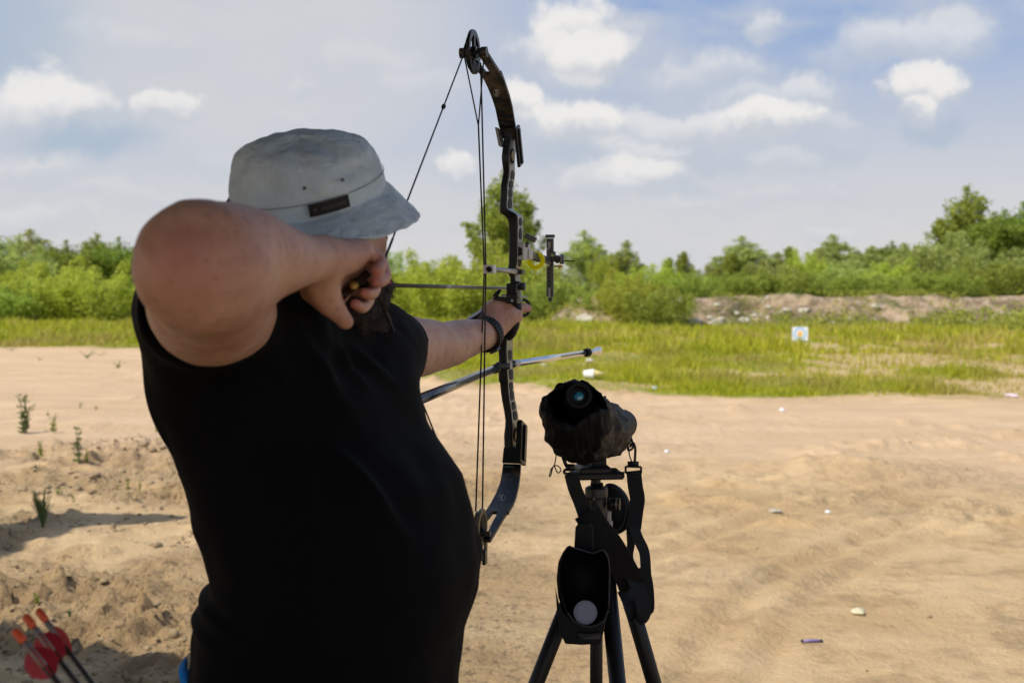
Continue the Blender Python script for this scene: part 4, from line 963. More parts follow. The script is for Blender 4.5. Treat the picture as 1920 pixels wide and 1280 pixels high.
q = MB(); q.lathe(RB(930, 687, -.028), BS * .9 + BA * .45, [(0, .0085), (.004, .0092), (.010, .0092), (.010, .0065), (.026, .0065)], 18); q.build('stabilizer_joint', graym, bow, smooth=False)
q = MB(); q.lathe(b0 - ax * .002, ax, [(0, .0085), (.012, .0092), (.03, .0092), (.031, .0084)], 16); q.build('joint_sleeve', rub, sb_, smooth=False)

# ================================================================ arrow on the string
shaft = mat('arrow_carbon', (.035, .033, .03), .35, noise=(25, (.07, .065, .055)))
mag = mat('magenta_nock', (.55, .06, .22), .4)
tip = RB(950, 540.5, .02); ar = thing('arrow', 'dark carbon arrow with magenta nock lying drawn on the bow string', 'arrow', tuple(NOCK))
ax = (tip - NOCK).normalized(); NK = NOCK
q = MB(); q.tube([NK + ax * .012, tip + ax * .02], .0030, 10); q.build('shaft', shaft, ar, smooth=True)
q = MB(); q.lathe(NK - ax * .004, ax, [(0, .002), (.004, .0034), (.016, .0036), (.02, .003)], 10); q.build('nock', mag, ar, smooth=True)
q = MB(); pL = NK.lerp(tip, .43); q.tube([pL, pL + ax * .03], .0032, 10); q.build('shaft_marking', mat('arrow_label', (.38, .36, .33), .5), ar, smooth=True)
for k in range(3):
    a_ = 2 * math.pi * k / 3 + .5; up_ = ax.orthogonal().normalized(); v_ = Matrix.Rotation(a_, 3, ax) @ up_; s_ = ax.cross(v_).normalized() * .0003
    prof = [(.012, .003), (.018, .013), (.032, .0145), (.052, .003)]
    q = MB(); q.loft([[NK + ax * h + v_ * r + s_ for h, r in prof], [NK + ax * h + v_ * r - s_ for h, r in prof]]); q.build('vane', mag, ar)
# ================================================================ tripod, spotting scope in its cover, pouches and strap
tblk = mat('tripod_black', (.009, .009, .009), .42, spec=.35); tgry = mat('tripod_dark_grey', (.045, .045, .042), .4, metal=.5)
fab = mat('black_nylon', (.0035, .0037, .005), .6, spec=.25, bump=(450, .35, .0008)); fabg = mat('faded_black_canvas', (.013, .012, .011), .85, bump=(300, .4, .001))
web = mat('strap_webbing', (.005, .005, .006), .8, bump=(600, .5, .0006))
tri = thing('tripod', 'black tripod carrying the spotting scope beside the archer', 'tripod', (.16, 2.1, 0))
TD = 2.1; hub = P(1124, 1000, TD); Z = Vector((0, 0, 1))
def T(px, py, d=TD): return P(px, py, d)
q = MB(); q.tube([T(1119, 905), Vector((T(1119, 905).x, TD - .02, .55))], .0118, 16); q.build('centre_column', tblk, tri, smooth=True)
feet = [((1112, 1010, 2.10), (-.275, 2.22)), ((1133, 1030, 2.07), (.262, 1.66)), ((1148, 1010, 2.13), (.53, 2.42))]
for (a_, f) in feet:
    top = P(*a_); foot = Vector((f[0], f[1], gh(f[0], f[1]) + .0)); mid = top.lerp(foot, .62)
    q = MB(); q.tube([top, mid], [.0155, .0140], 16); lg = q.build('leg', tblk, tri, smooth=True)
    q = MB(); q.tube([mid, foot + (top - foot).normalized() * .03], [.0105, .0095], 14); q.build('leg_extension', tgry, lg, smooth=True)
    q = MB(); ax = (top - foot).normalized(); q.lathe(mid - ax * .02, ax, [(0, .015), (.004, .0175), (.035, .0175), (.04, .016)], 16); q.build('leg_clamp', tblk, lg)
    q = MB(); q.lathe(foot + ax * .0, ax, [(0, .012), (.02, .015), (.04, .012)], 14); q.build('rubber_foot', rub, lg, smooth=True)
q = MB(); q.lathe(hub - Z * .055, Z, [(0, .030), (.015, .036), (.05, .036), (.06, .028)], 20); q.build('shoulder', tblk, tri, smooth=False)
q = MB(); q.lathe(P(1118, 990, TD), Z, [(0, .016), (.01, .019), (.055, .0195), (.060, .021), (.075, .021), (.078, .0165)], 24); hd = q.build('head_body', tgry, tri, smooth=False, bevel=.001)
q = MB(); q.lathe(P(1117, 916, TD), Z, [(0, .010), (.022, .009), (.022, .013), (.028, .015)], 18); q.build('neck', tblk, hd)
q = MB(); c = P(1118, 888, TD); q.box(c, Vector((1, .1, 0)).normalized(), Vector((-.1, 1, 0)).normalized(), Z, .045, .035, .006); q.box(P(1112, 880, TD), Vector((1, .1, 0)).normalized(), Vector((-.1, 1, 0)).normalized(), Z, .030, .03, .007); q.build('quick_release_plate', tblk, hd, bevel=.003)
q = MB(); q.lathe(P(1140, 889, TD - .02), Vector((1, -.2, 0)), [(0, .009), (.018, .009), (.018, .006), (.030, .006)], 12); q.build('plate_lever', tblk, hd)
q = MB(); q.lathe(P(1098, 945, TD), Vector((-1, -.15, 0)), [(0, .006), (.006, .010), (.016, .0105), (.018, .009)], 16); q.build('lock_knob', tblk, hd)
q = MB(); q.lathe(P(1140, 944, TD - .01), Vector((1, -.25, 0)), [(0, .006), (.006, .0115), (.022, .0115)], 18); kb = q.build('pan_knob', tblk, hd)
q = MB(); q.lathe(P(1155, 944, TD - .017), Vector((1, -.25, 0)), [(0, .0105), (.003, .0105)], 18); q.build('knob_face', mat('knob_bronze', (.30, .24, .16), .4, metal=.6), kb)
q = MB(); q.lathe(P(1138, 988, TD), Z, [(0, .009), (.004, .011), (.012, .0105), (.014, .008), (.030, .008)], 16); q.build('collar', mat('collar_grey', (.25, .25, .26), .4, metal=.5), hd)
for (px, py) in ((1113, 936), (1094, 976)):
    q = MB(); q.lathe(P(px, py, TD - .021), Vector((0, -1, 0)), [(0, .0032), (.002, .0032)], 10); q.build('screw', chrome, hd)

# ---- spotting scope
scp = thing('spotting_scope', 'spotting scope wrapped in a black fabric cover on the tripod', 'scope', tuple(P(1120, 800, 2.1)))
ec = P(1085, 741, 1.955); ea = (Vector((0, 0, CAM_Z)) - ec).normalized(); ea = (ea + Vector((-.02, -.05, .22))).normalized()
q = MB(); q.lathe(ec - ea * .075, ea, [(0, .030), (.03, .029), (.035, .024), (.068, .0235), (.075, .0225), (.075, .0165), (.066, .014), (.066, .001)], 28); ep = q.build('eyepiece', rub, scp, smooth=False, bevel=.0015)
blu = mat('coated_lens', (.01, .16, .30), .06, spec=1.0, coat=1.0, noise=(90, (.02, .38, .55), 1)); q = MB(); q.lathe(ec - ea * .0085, ea, [(0, .0088), (.0015, .0075), (.0025, .001)], 24); q.build('eyepiece_lens', blu, ep, smooth=True)
sd_ = nrmz((.34, .94, -.03)); sc0 = P(1115, 812, 2.06); q = MB()
q.lathe(sc0, sd_, [(0, .030), (.06, .030), (.12, .030), (.20, .030), (.21, .028)], 24); q.build('scope_body', rub, scp, smooth=False)
q = MB(); q.box(P(1120, 868, 2.12), nrmz((1, .1, 0)), nrmz((-.1, 1, 0)), Z, .014, .02, .016); q.build('mount_foot', tblk, scp, bevel=.002)
# cover: loft from the puckered mouth back along the scope
def ringpts(c, ex, ez, r1, r2, seed, amp, n_=48, off=None):
    out = []; r_ = np.random.default_rng(seed); ph = r_.random(6) * 6.28
    for i in range(n_):
        t = 2 * math.pi * i / n_
        w = 1 + amp * (math.sin(5 * t + ph[0]) * .4 + math.sin(9 * t + ph[1]) * .35 + math.sin(14 * t + ph[2]) * .2 + math.sin(23 * t + ph[3]) * .3 * (amp > .03))
        ca, sa = math.cos(t), math.sin(t)
        o = c + ex * (r1 * w * ca) + ez * (r2 * w * sa)
        if off: o = o + off(t)
        out.append(o)
    return out
ex = nrmz((.97, -.18, 0)); ez = Z
vw = nrmz((.07, .97, -.1))
def mouth_off(t):   # the near lower lip of the mouth is folded up and forward, the lower left sags
    s = math.sin(t); c = math.cos(t)
    return vw * (-.03 * max(0, -s) + .02 * max(0, s)) + Z * (.030 * max(0, -s) * (1 if c > 0 else .25)) * (max(0, c) + .3)
m = MB(); n_ = 48
rings = [ringpts(P(1088, 780, 2.09), ex, ez, .044, .040, 1, .02, n_),
 ringpts(P(1082, 776, 2.03), ex, ez, .050, .045, 2, .03, n_),
 ringpts(P(1081, 760, 1.965), ex, ez, .046, .034, 3, .035, n_, mouth_off),
 ringpts(P(1079, 763, 1.955), ex, ez, .0535, .042, 3, .05, n_, mouth_off),
 ringpts(P(1077, 780, 1.962), ex, ez, .0605, .060, 3, .045, n_),
 ringpts(P(1082, 792, 2.00), ex, ez, .060, .069, 4, .035, n_),
 ringpts(P(1092, 800, 2.045), ex, ez, .058, .067, 5, .03, n_),
 ringpts(P(1108, 806, 2.085), ex, ez, .053, .062, 6, .03, n_),
 ringpts(P(1122, 806, 2.12), ex, ez, .051, .056, 7, .025, n_),
 ringpts(P(1134, 806, 2.18), ex, ez, .049, .052, 8, .03, n_),
 ringpts(P(1138, 808, 2.25), ex, ez, .046, .050, 9, .02, n_),
 ringpts(P(1141, 810, 2.31), ex, ez, .043, .047, 10, .02, n_),
 ringpts(P(1143, 811, 2.35), ex, ez, .034, .038, 11, .01, n_), ringpts(P(1143, 811, 2.36), ex, ez, .010, .012, 11, .01, n_)]
m.loft(rings, cap=False); cov_ = m.build('fabric_cover', fab, scp, smooth=True, sub=2)
tx = bpy.data.textures.new('creases', 'CLOUDS'); tx.noise_scale = .028; tx.noise_depth = 3
md = cov_.modifiers.new('crease', 'DISPLACE'); md.texture = tx; md.strength = .024; md.mid_level = .5; md.texture_coords = 'LOCAL'
m = MB(); fl_ = [P(1142, 772, 2.10), P(1155, 770, 2.14), P(1166, 790, 2.14), P(1163, 826, 2.13), P(1152, 800, 2.11)]
m.add(fl_, [[0, 1, 2, 4], [4, 2, 3]]); m.build('cover_flap', fabg, cov_, solid=.003)
m = MB(); m.tube(bez([P(1134, 742, 2.07), P(1141, 790, 2.055), P(1131, 830, 2.055), P(1122, 862, 2.07)], 6), .0022, 6); m.build('piping', fab, cov_, smooth=True)
m = MB(); m.tube(bez([P(1043, 850, 1.98), P(1041, 866, 1.97), P(1036, 878, 1.97), P(1033, 890, 1.97), P(1030, 892, 1.97), P(1034, 878, 1.97), P(1044, 872, 1.97), P(1052, 880, 1.965), P(1046, 886, 1.97), P(1040, 874, 1.97)], 5), .0011, 5); m.build('drawstring', strm, cov_, smooth=True)
# ---- shoulder strap of the scope
stp = thing('shoulder_strap', 'black webbing strap with snap hooks hanging from the scope down the tripod side', 'strap', tuple(P(1190, 860, 2.2)))
def ribbon(name, pts, hw_, dirn, par=stp, th=.0009, mt=web):
    q_ = MB(); q_.tube(bez(pts, 6), hw_, flat=(nrmz(dirn), th)); return q_.build(name, mt, par, smooth=False)
q = MB(); q.tube(bez([P(1184, 818, 2.28), P(1178, 832, 2.26), P(1178, 844, 2.24), P(1187, 838, 2.22), P(1184, 822, 2.24)], 4), .0022, 6); q.build('d_ring', tblk, stp, smooth=True)
q = MB(); q.tube(bez([P(1181, 838, 2.2), P(1187, 830, 2.2), P(1191, 842, 2.2), P(1190, 866, 2.2)], 5), .0026, 7); q.tube(bez([P(1179, 838, 2.2), P(1180, 852, 2.2), P(1185, 866, 2.2)], 4), .0013, 6); q.build('snap_hook', tblk, stp, smooth=True)
q = MB(); q.box(P(1187, 869, 2.2), Vector((1, 0, 0)), Vector((0, 1, 0)), Z, .0105, .003, .0045)
for (a_, b_) in (((1173, 874), (1202, 875)), ((1173, 886), (1202, 887)), ((1173, 874), (1173, 886)), ((1202, 875), (1202, 887))): q.tube([P(*a_, 2.2), P(*b_, 2.2)], .0022, 6)
q.build('buckle', tblk, stp, smooth=True)
ribbon('webbing', [P(1188, 882, 2.2), P(1191, 910, 2.2), P(1195, 935, 2.2), P(1192, 958, 2.2), P(1188, 990, 2.19)], .0145, (1, 0, 0))
ribbon('webbing', [P(1188, 985, 2.19), P(1197, 1010, 2.18), P(1208, 1035, 2.18), P(1211, 1070, 2.17), P(1213, 1105, 2.17), P(1217, 1143, 2.17)], .0105, (1, .3, 0))
ribbon('webbing', [P(1190, 955, 2.21), P(1182, 985, 2.2), P(1183, 1020, 2.2), P(1180, 1045, 2.2), P(1190, 1080, 2.19), P(1202, 1110, 2.18)], .0085, (1, .5, .2))
ribbon('webbing', [P(1206, 1062, 2.15), P(1213, 1090, 2.15), P(1216, 1120, 2.15), P(1214, 1144, 2.15), P(1196, 1130, 2.14)], .011, (1, .1, 0))
q = MB(); q.tube(bez([P(1053, 848, 2.02), P(1059, 866, 2.02), P(1064, 876, 2.02)], 4), .0032, 6)
for (a_, b_) in (((1057, 881), (1078, 877)), ((1059, 888), (1079, 886)), ((1057, 881), (1059, 888))): q.tube([P(*a_, 2.02), P(*b_, 2.02)], .0024, 6)
q.box(P(1069, 876, 2.02), Vector((1, 0, 0)), Vector((0, 1, 0)), Z, .008, .003, .006); q.build('buckle', tblk, stp, smooth=True)
ribbon('webbing', [P(1071, 888, 2.03), P(1078, 915, 2.03), P(1088, 940, 2.04), P(1100, 975, 2.04), P(1112, 1010, 2.03)], .0125, (1, .1, .4))
ribbon('shoulder_pad', [P(1100, 960, 2.03), P(1118, 990, 2.03), P(1142, 1020, 2.03), P(1166, 1060, 2.04), P(1186, 1098, 2.05)], .024, (.85, 0, .5), th=.004, mt=fab)
ribbon('webbing', [P(1178, 1080, 2.05), P(1190, 1092, 2.04), P(1202, 1118, 2.03), P(1206, 1150, 2.02), P(1192, 1158, 2.02), P(1180, 1130, 2.03), P(1170, 1110, 2.05)], .0135, (.9, .1, -.3))
# ---- soft bag hanging behind the head
bag = thing('bag', 'small round black bag hanging behind the tripod head', 'bag', tuple(P(1158, 1000, 2.22)))
q = MB(); n_ = 28
prof = [(905, 1143, 6), (912, 1148, 16), (930, 1155, 24), (955, 1159, 27), (980, 1158, 27), (995, 1153, 20), (1002, 1149, 8)]
q.loft([q.ring(P(x, y, 2.22), Vector((1, 0, 0)), Vector((0, 1, 0)), r / FPX * 2.22, r / FPX * 2.22 * .8, n_) for (y, x, r) in prof]); bo = q.build('bag_shell', fab, bag, smooth=True, sub=1)
q = MB(); q.tube(bez([P(1146, 912, 2.19), P(1166, 925, 2.19), P(1173, 955, 2.195), P(1166, 985, 2.19), P(1150, 996, 2.19)], 5), .0022, 6); q.build('zip', fabg, bo, smooth=True)
# ---- open pouch
pou = thing('open_pouch', 'open black pouch with a grey lens cap inside hanging from the tripod front', 'pouch', tuple(P(1093, 1200, 1.98)))
of = [(1066, 1023), (1078, 1027), (1094, 1030), (1112, 1035), (1130, 1031), (1138, 1044), (1143, 1062), (1142, 1100), (1140, 1140), (1131, 1160), (1112, 1172), (1090, 1170), (1070, 1158), (1062, 1146), (1050, 1110), (1047, 1080), (1050, 1052), (1058, 1034)]
def orow(k, d, dx=0, dy=0, s=1.0):
    cx, cy = 1095, 1100; return [P(cx + (x - cx) * s + dx, cy + (y - cy) * s + dy, d) for (x, y) in of]
q = MB(); q.loft([orow(0, 2.035, 2, -8, .88), orow(0, 1.99, 0, -3, .93), orow(0, 1.947, 0, 0, .965), orow(0, 1.943, 0, 0, 1.0), orow(0, 1.95, -2, 3, 1.03), orow(0, 2.0, -2, 8, 1.03), orow(0, 2.045, 0, 2, .98)], cap=True)
pc = q.build('pouch_shell', fab, pou, smooth=True)
pf = [(1041, 1100), (1048, 1130), (1058, 1150), (1075, 1163), (1100, 1173), (1126, 1165), (1138, 1150), (1134, 1175), (1126, 1206), (1090, 1208), (1060, 1206), (1050, 1185), (1044, 1140)]
q = MB(); q.loft([[P(x, y, 1.94) for x, y in pf], [P(x, y, 2.05) for x, y in pf]]); q.build('pouch_base', fab, pou, bevel=.004)
q = MB(); q.tube(bez([P(1064, 1147, 1.937), P(1075, 1162, 1.934), P(1092, 1172, 1.93), P(1112, 1173, 1.93), P(1132, 1163, 1.934), P(1141, 1142, 1.937)], 5), .0016, 6); q.tube(bez([P(1066, 1023, 1.94), P(1085, 1029, 1.94), P(1112, 1036, 1.94), P(1131, 1031, 1.94), P(1142, 1058, 1.94), P(1141, 1140, 1.937)], 5), .0014, 6); q.build('edge_binding', mat('binding', (.028, .028, .03), .6), pc, smooth=True)
q = MB(); q.add([P(1082, 1186, 1.932), P(1100, 1188, 1.927), P(1126, 1186, 1.932), P(1126, 1197, 1.932), P(1092, 1197, 1.928)], [[0, 1, 2, 3, 4]]); q.build('fold', mat('pouch_fold', (.022, .022, .024), .5), pc, solid=.003)
q = MB(); fc = P(1095, 1005, 1.99); q.loft([[P(1095 + s * x, y, d) for (x, y, s) in ((16, 980 + 8, -1), (11, 980, -1), (11, 980, 1), (17, 988, 1), (19, 1034, 1), (19, 1034, -1))] for d in (1.985, 1.995)]); q.build('flap_tab', fab, pou, bevel=.003)
cap_ = thing('lens_cap', 'round grey lens cap lying inside the open black pouch', 'cap', tuple(P(1098, 1150, 2.0)))
q = MB(); cx_ = nrmz((0, -1, .25)); q.lathe(P(1097, 1147, 1.952), cx_, [(0, .0195), (.006, .0205), (.0075, .0195)], 32); q.build('cap_disc', mat('cap_grey', (.20, .23, .29), .5), cap_)
q = MB(); q.lathe(P(1097, 1147, 1.952) + cx_ * .0072, cx_, [(0, .0165), (.001, .016)], 32); q.build('cap_face', mat('cap_face', (.23, .26, .33), .55), cap_)

# ================================================================ arrows standing in the archer's hip quiver (near, lower left)
qv = thing('quiver', 'black belt quiver at the archer\'s hip holding spare arrows', 'quiver', (-.36, 1.25, .5))
q = MB(); qa = P(205, 1420, 1.22); qd = nrmz((.42, .12, -.9)); q.lathe(qa, qd, [(0, .045), (.002, .047), (.40, .038), (.42, .034)], 20, cap=False); q.build('quiver_tube', fab, qv, smooth=True, solid=.003)
orange = mat('orange_nock', (.70, .10, .03), .4); redv = mat('red_vane', (.34, .004, .012), .5)
for (nx_, ny_, d, bx_, by_, lab, vane) in ((27, 1180, 1.13, 118, 1290, 'spare arrow with orange nock and red vane, nearest the left edge', (75, 1233, 1)),
        (47, 1153, 1.20, 152, 1290, 'spare arrow with orange nock and red vane, middle of the three', (112, 1213, 1)),
        (71, 1142, 1.26, 176, 1285, 'spare arrow with orange nock, rightmost of the three in the quiver', None)):
    a_ = P(nx_, ny_, d); b_ = P(bx_, by_, d - .02); ax = (b_ - a_).normalized(); L = .74
    o_ = thing('arrow', lab, 'arrow', tuple(a_), 'spare arrows in the quiver')
    q = MB(); q.tube([a_ + ax * .012, a_ + ax * L], .0031, 10); q.build('shaft', shaft, o_, smooth=True)
    q = MB(); q.lathe(a_, ax, [(0, .003), (.002, .0042), (.012, .0044), (.017, .0032)], 10); q.build('nock', orange, o_, smooth=True)
    q = MB(); q.tube([a_ + ax * .018, a_ + ax * .05], .0034, 10); q.build('shaft_wrap', mat('wrap_grey', (.25, .22, .20), .6), o_, smooth=True)
    for k in range(3):
        up_ = nrmz(Vector((-.8, 0, -.6)) - ax * Vector((-.8, 0, -.6)).dot(ax)); v_ = Matrix.Rotation(2 * math.pi * k / 3 + (0 if vane else 1.2), 3, ax) @ up_; s_ = ax.cross(v_).normalized() * .0005
        prof = [(.026, .003), (.029, .010), (.034, .0155), (.041, .0172), (.049, .016), (.057, .0105), (.063, .003)]
        if not vane: prof = [(h, r * .55 + .001) for h, r in prof]
        q = MB(); q.loft([[a_ + ax * h + v_ * r + s_ for h, r in prof], [a_ + ax * h + v_ * r - s_ for h, r in prof]]); q.build('vane', redv, o_)
# ================================================================ the archer: distance fields meshed by surface nets
class Field:
    def __init__(s, xs, ys, zs):
        s.xs, s.ys, s.zs = [np.asarray(a, np.float32) for a in (xs, ys, zs)]
        s.F = np.full((len(xs), len(ys), len(zs)), .06, np.float32)
    def sl(s, lo, hi):
        r = []
        for a, l, h in zip((s.xs, s.ys, s.zs), lo, hi):
            i0 = max(0, int(np.searchsorted(a, l)) - 1); i1 = min(len(a), int(np.searchsorted(a, h)) + 1); r.append(slice(i0, max(i1, i0)))
        return tuple(r)
    def grid(s, sl): return s.xs[sl[0]][:, None, None], s.ys[sl[1]][None, :, None], s.zs[sl[2]][None, None, :]
    def put(s, sl, f, k, op):
        if f.size == 0: return
        a = s.F[sl]; f = f.astype(np.float32)
        if op == 'add':
            h = np.clip(.5 + .5 * (a - f) / k, 0, 1); s.F[sl] = a * (1 - h) + f * h - k * h * (1 - h)
        else:
            h = np.clip(.5 - .5 * (a + f) / k, 0, 1); s.F[sl] = a * (1 - h) - f * h + k * h * (1 - h)
    def cone(s, a, b, ra, rb, k=.01, op='add'):
        a = np.array(a, np.float32); b = np.array(b, np.float32); m = max(ra, rb) + k + .03
        sl = s.sl(np.minimum(a, b) - m, np.maximum(a, b) + m); x, y, z = s.grid(sl); d = b - a; L = float((d * d).sum()) + 1e-9
        t = np.clip(((x - a[0]) * d[0] + (y - a[1]) * d[1] + (z - a[2]) * d[2]) / L, 0, 1)
        f = np.sqrt((x - a[0] - t * d[0]) ** 2 + (y - a[1] - t * d[1]) ** 2 + (z - a[2] - t * d[2]) ** 2) - (ra + (rb - ra) * t)
        s.put(sl, f, k, op)
    def chain(s, pts, rs, k=.006, op='add', n=5):
        # resample along a smooth curve, take the hard minimum of the pieces, then blend once
        q = np.array([list(v) for v in bez(pts, n)], np.float32); t = np.linspace(0, len(pts) - 1, len(q)); rr = np.interp(t, range(len(rs)), rs)
        if len(rs) > 2: rr = np.convolve(np.pad(rr, 2, mode='edge'), np.ones(5) / 5, 'valid')
        m = max(rs) + k + .02; sl = s.sl(q.min(0) - m, q.max(0) + m); x, y, z = s.grid(sl); best = None
        for i in range(len(q) - 1):
            a = q[i]; d = q[i + 1] - a; L = float((d * d).sum()) + 1e-12
            h = np.clip(((x - a[0]) * d[0] + (y - a[1]) * d[1] + (z - a[2]) * d[2]) / L, 0, 1)
            f = np.sqrt((x - a[0] - h * d[0]) ** 2 + (y - a[1] - h * d[1]) ** 2 + (z - a[2] - h * d[2]) ** 2) - (rr[i] + (rr[i + 1] - rr[i]) * h)
            best = f if best is None else np.minimum(best, f)
        s.put(sl, best, k, op)
    def ell(s, c, ax, r, k=.01, op='add'):
        c = np.array(c, np.float32); A = [np.array(v, np.float32) for v in ax]; m = max(r) + k + .03
        sl = s.sl(c - m, c + m); x, y, z = s.grid(sl); q = [((x - c[0]) * v[0] + (y - c[1]) * v[1] + (z - c[2]) * v[2]) for v in A]
        k0 = np.sqrt(sum((q[i] / r[i]) ** 2 for i in range(3))); k1 = np.sqrt(sum((q[i] / r[i] ** 2) ** 2 for i in range(3)))
        s.put(sl, k0 * (k0 - 1) / np.maximum(k1, 1e-6), k, op)
    def plane(s, c, nrm_, lo, hi, k=.004):
        """keep the side the normal points away from, inside the box only"""
        sl = s.sl(lo, hi); x, y, z = s.grid(sl); f = (x - c[0]) * nrm_[0] + (y - c[1]) * nrm_[1] + (z - c[2]) * nrm_[2]; s.F[sl] = np.maximum(s.F[sl], f)
    def mesh(s, name):
        F = s.F; I = F < 0; nx, ny, nz = F.shape
        C = [I[i:nx - 1 + i, j:ny - 1 + j, k:nz - 1 + k] for i in (0, 1) for j in (0, 1) for k in (0, 1)]
        anyc = C[0].copy(); allc = C[0].copy()
        for c in C[1:]: anyc |= c; allc &= c
        act = anyc & ~allc; idx = np.argwhere(act); vid = np.full(act.shape, -1, np.int32); vid[tuple(idx.T)] = np.arange(len(idx))
        G3 = (s.xs, s.ys, s.zs); acc = np.zeros((len(idx), 3)); cnt = np.zeros(len(idx))
        offs = [(i, j, k) for i in (0, 1) for j in (0, 1) for k in (0, 1)]
        for a in offs:
            for ax_i in range(3):
                if a[ax_i]: continue
                b = list(a); b[ax_i] = 1
                pa = idx + np.array(a); pb = idx + np.array(b); fa = F[tuple(pa.T)]; fb = F[tuple(pb.T)]; m = (fa < 0) != (fb < 0)
                t = np.where(m, fa / np.where(m, fa - fb, 1), 0)
                A = np.stack([G3[q][pa[:, q]] for q in range(3)], 1); B = np.stack([G3[q][pb[:, q]] for q in range(3)], 1)
                acc += np.where(m[:, None], A + (B - A) * t[:, None], 0); cnt += m
        V = acc / cnt[:, None]; quads = []
        for ax_i in range(3):
            o1, o2 = [q for q in range(3) if q != ax_i]
            a = [slice(None)] * 3; b = [slice(None)] * 3; a[ax_i] = slice(0, -1); b[ax_i] = slice(1, None)
            for q in (o1, o2): a[q] = slice(1, -1); b[q] = slice(1, -1)
            ia, ib = I[tuple(a)], I[tuple(b)]
            for sgn in (0, 1):
                e = np.argwhere((ia & ~ib) if sgn == 0 else (~ia & ib))
                if not len(e): continue
                e[:, o1] += 1; e[:, o2] += 1; qs = []
                for (d1, d2) in ((-1, -1), (0, -1), (0, 0), (-1, 0)):
                    p_ = e.copy(); p_[:, o1] += d1; p_[:, o2] += d2; qs.append(vid[tuple(p_.T)])
                qd = np.stack(qs, 1)
                flip = (sgn == 1) ^ (ax_i == 1)
                quads.append(qd[:, ::-1] if flip else qd)
        Q = np.concatenate(quads); Q = Q[(Q >= 0).all(1)]
        return V, Q
def to_mesh(name, V, Q, smooth_it=0):
    if smooth_it:
        E = np.concatenate([Q[:, [0, 1]], Q[:, [1, 2]], Q[:, [2, 3]], Q[:, [3, 0]]]); n_ = len(V)
        for _ in range(smooth_it):
            S = np.zeros_like(V); c_ = np.bincount(E.ravel(), minlength=n_)
            for d in range(3): S[:, d] = np.bincount(E[:, 0], V[E[:, 1], d], n_) + np.bincount(E[:, 1], V[E[:, 0], d], n_)
            V = V * .5 + .5 * S / np.maximum(c_, 1)[:, None]
    return mesh_np(name, V, Q)
def ngrid(segs):
    """segs: list of (start, end, step)"""
    a = []
    for (s0, s1, st) in segs: a += list(np.arange(s0, s1 - 1e-6, st))
    a.append(segs[-1][1]); return a

# ---------------------------------------------------------------- skin material
SKM = bpy.data.materials.new('skin'); SKM.use_nodes = True; n = NB(SKM.node_tree); p = n.N['Principled BSDF']; O = n.n('ShaderNodeTexCoord').outputs['Object']
c = n.mix(n.ramp(n.noise(O, 14, 4, .6).outputs[0], .35, .68), (.57, .335, .235, 1), (.48, .250, .180, 1))
c = n.mix(n.math('MULTIPLY', n.ramp(n.noise(O, 60, 5, .7).outputs[0], .48, .72), .5), c, (.30, .135, .10, 1))
c = n.mix(n.math('MULTIPLY', n.ramp(n.noise(O, 130, 2, .5).outputs[0], .68, .74), .5), c, (.20, .10, .07, 1))
pk_ = n.n('ShaderNodeAttribute', attribute_name='pink').outputs['Fac']; c = n.mix(n.math('MULTIPLY', pk_, .75), c, (.46, .15, .12, 1))
n.L.new(c, p.inputs['Base Color']); p.inputs['Roughness'].default_value = .5; p.inputs['Specular IOR Level'].default_value = .4
p.inputs['Subsurface Weight'].default_value = .12; p.inputs['Subsurface Radius'].default_value = (.012, .004, .002); p.inputs['Subsurface Scale'].default_value = 1
b1 = n.n('ShaderNodeBump'); b1.inputs['Strength'].default_value = .25; b1.inputs['Distance'].default_value = .0016; n.L.new(n.noise(O, 300, 5, .7).outputs[0], b1.inputs['Height']); n.L.new(b1.outputs[0], p.inputs['Normal'])
shirtm = mat('black_cotton', (.0026, .0028, .0036), .8, spec=.09, bump=(500, .25, .0006))

person = thing('person', 'archer in light grey bucket hat and black t-shirt aiming the drawn bow', 'person', (-.25, 1.6, 0))
# ---- body field
MOT = True
Fb = Field(ngrid([(-.62, -.50, .012), (-.50, .07, .0034), (.07, .3, .012)]), ngrid([(.9, 1.02, .008), (1.02, 1.52, .0034), (1.52, 2.12, .006), (2.12, 2.40, .0034)]), ngrid([(-.02, 1.30, .016), (1.30, 1.46, .008), (1.46, 1.84, .0034), (1.84, 1.9, .01)]))
c2 = Fb.cone
RS = P(392, 572, 1.40); E_ = P(381, 503, 1.10); W_ = P(607, 484, 1.345)
LS = P(688, 662, 1.69)
TS = nrmz((.39, .92, 0)); TB = nrmz((.92, -.39, 0))
# right upper arm (seen almost end on), elbow, forearm
Fb.chain([RS, RS.lerp(E_, .5) + Vector((.004, 0, -.014)), E_], [.066, .068, .059], .03)
Fb.cone(P(398, 585, 1.27), P(425, 590, 1.33), .046, .05, .03)
fm = [E_, P(440, 478, 1.15), P(510, 486, 1.22), P(560, 487, 1.285), W_]
Fb.chain(fm, [.058, .053, .0415, .030, .0245], .022)
Fb.cone(P(606, 498, 1.35), P(600, 480, 1.34), .022, .022, .01)
Fb.cone(P(352, 462, 1.085), P(345, 492, 1.075), .034, .036, .022)
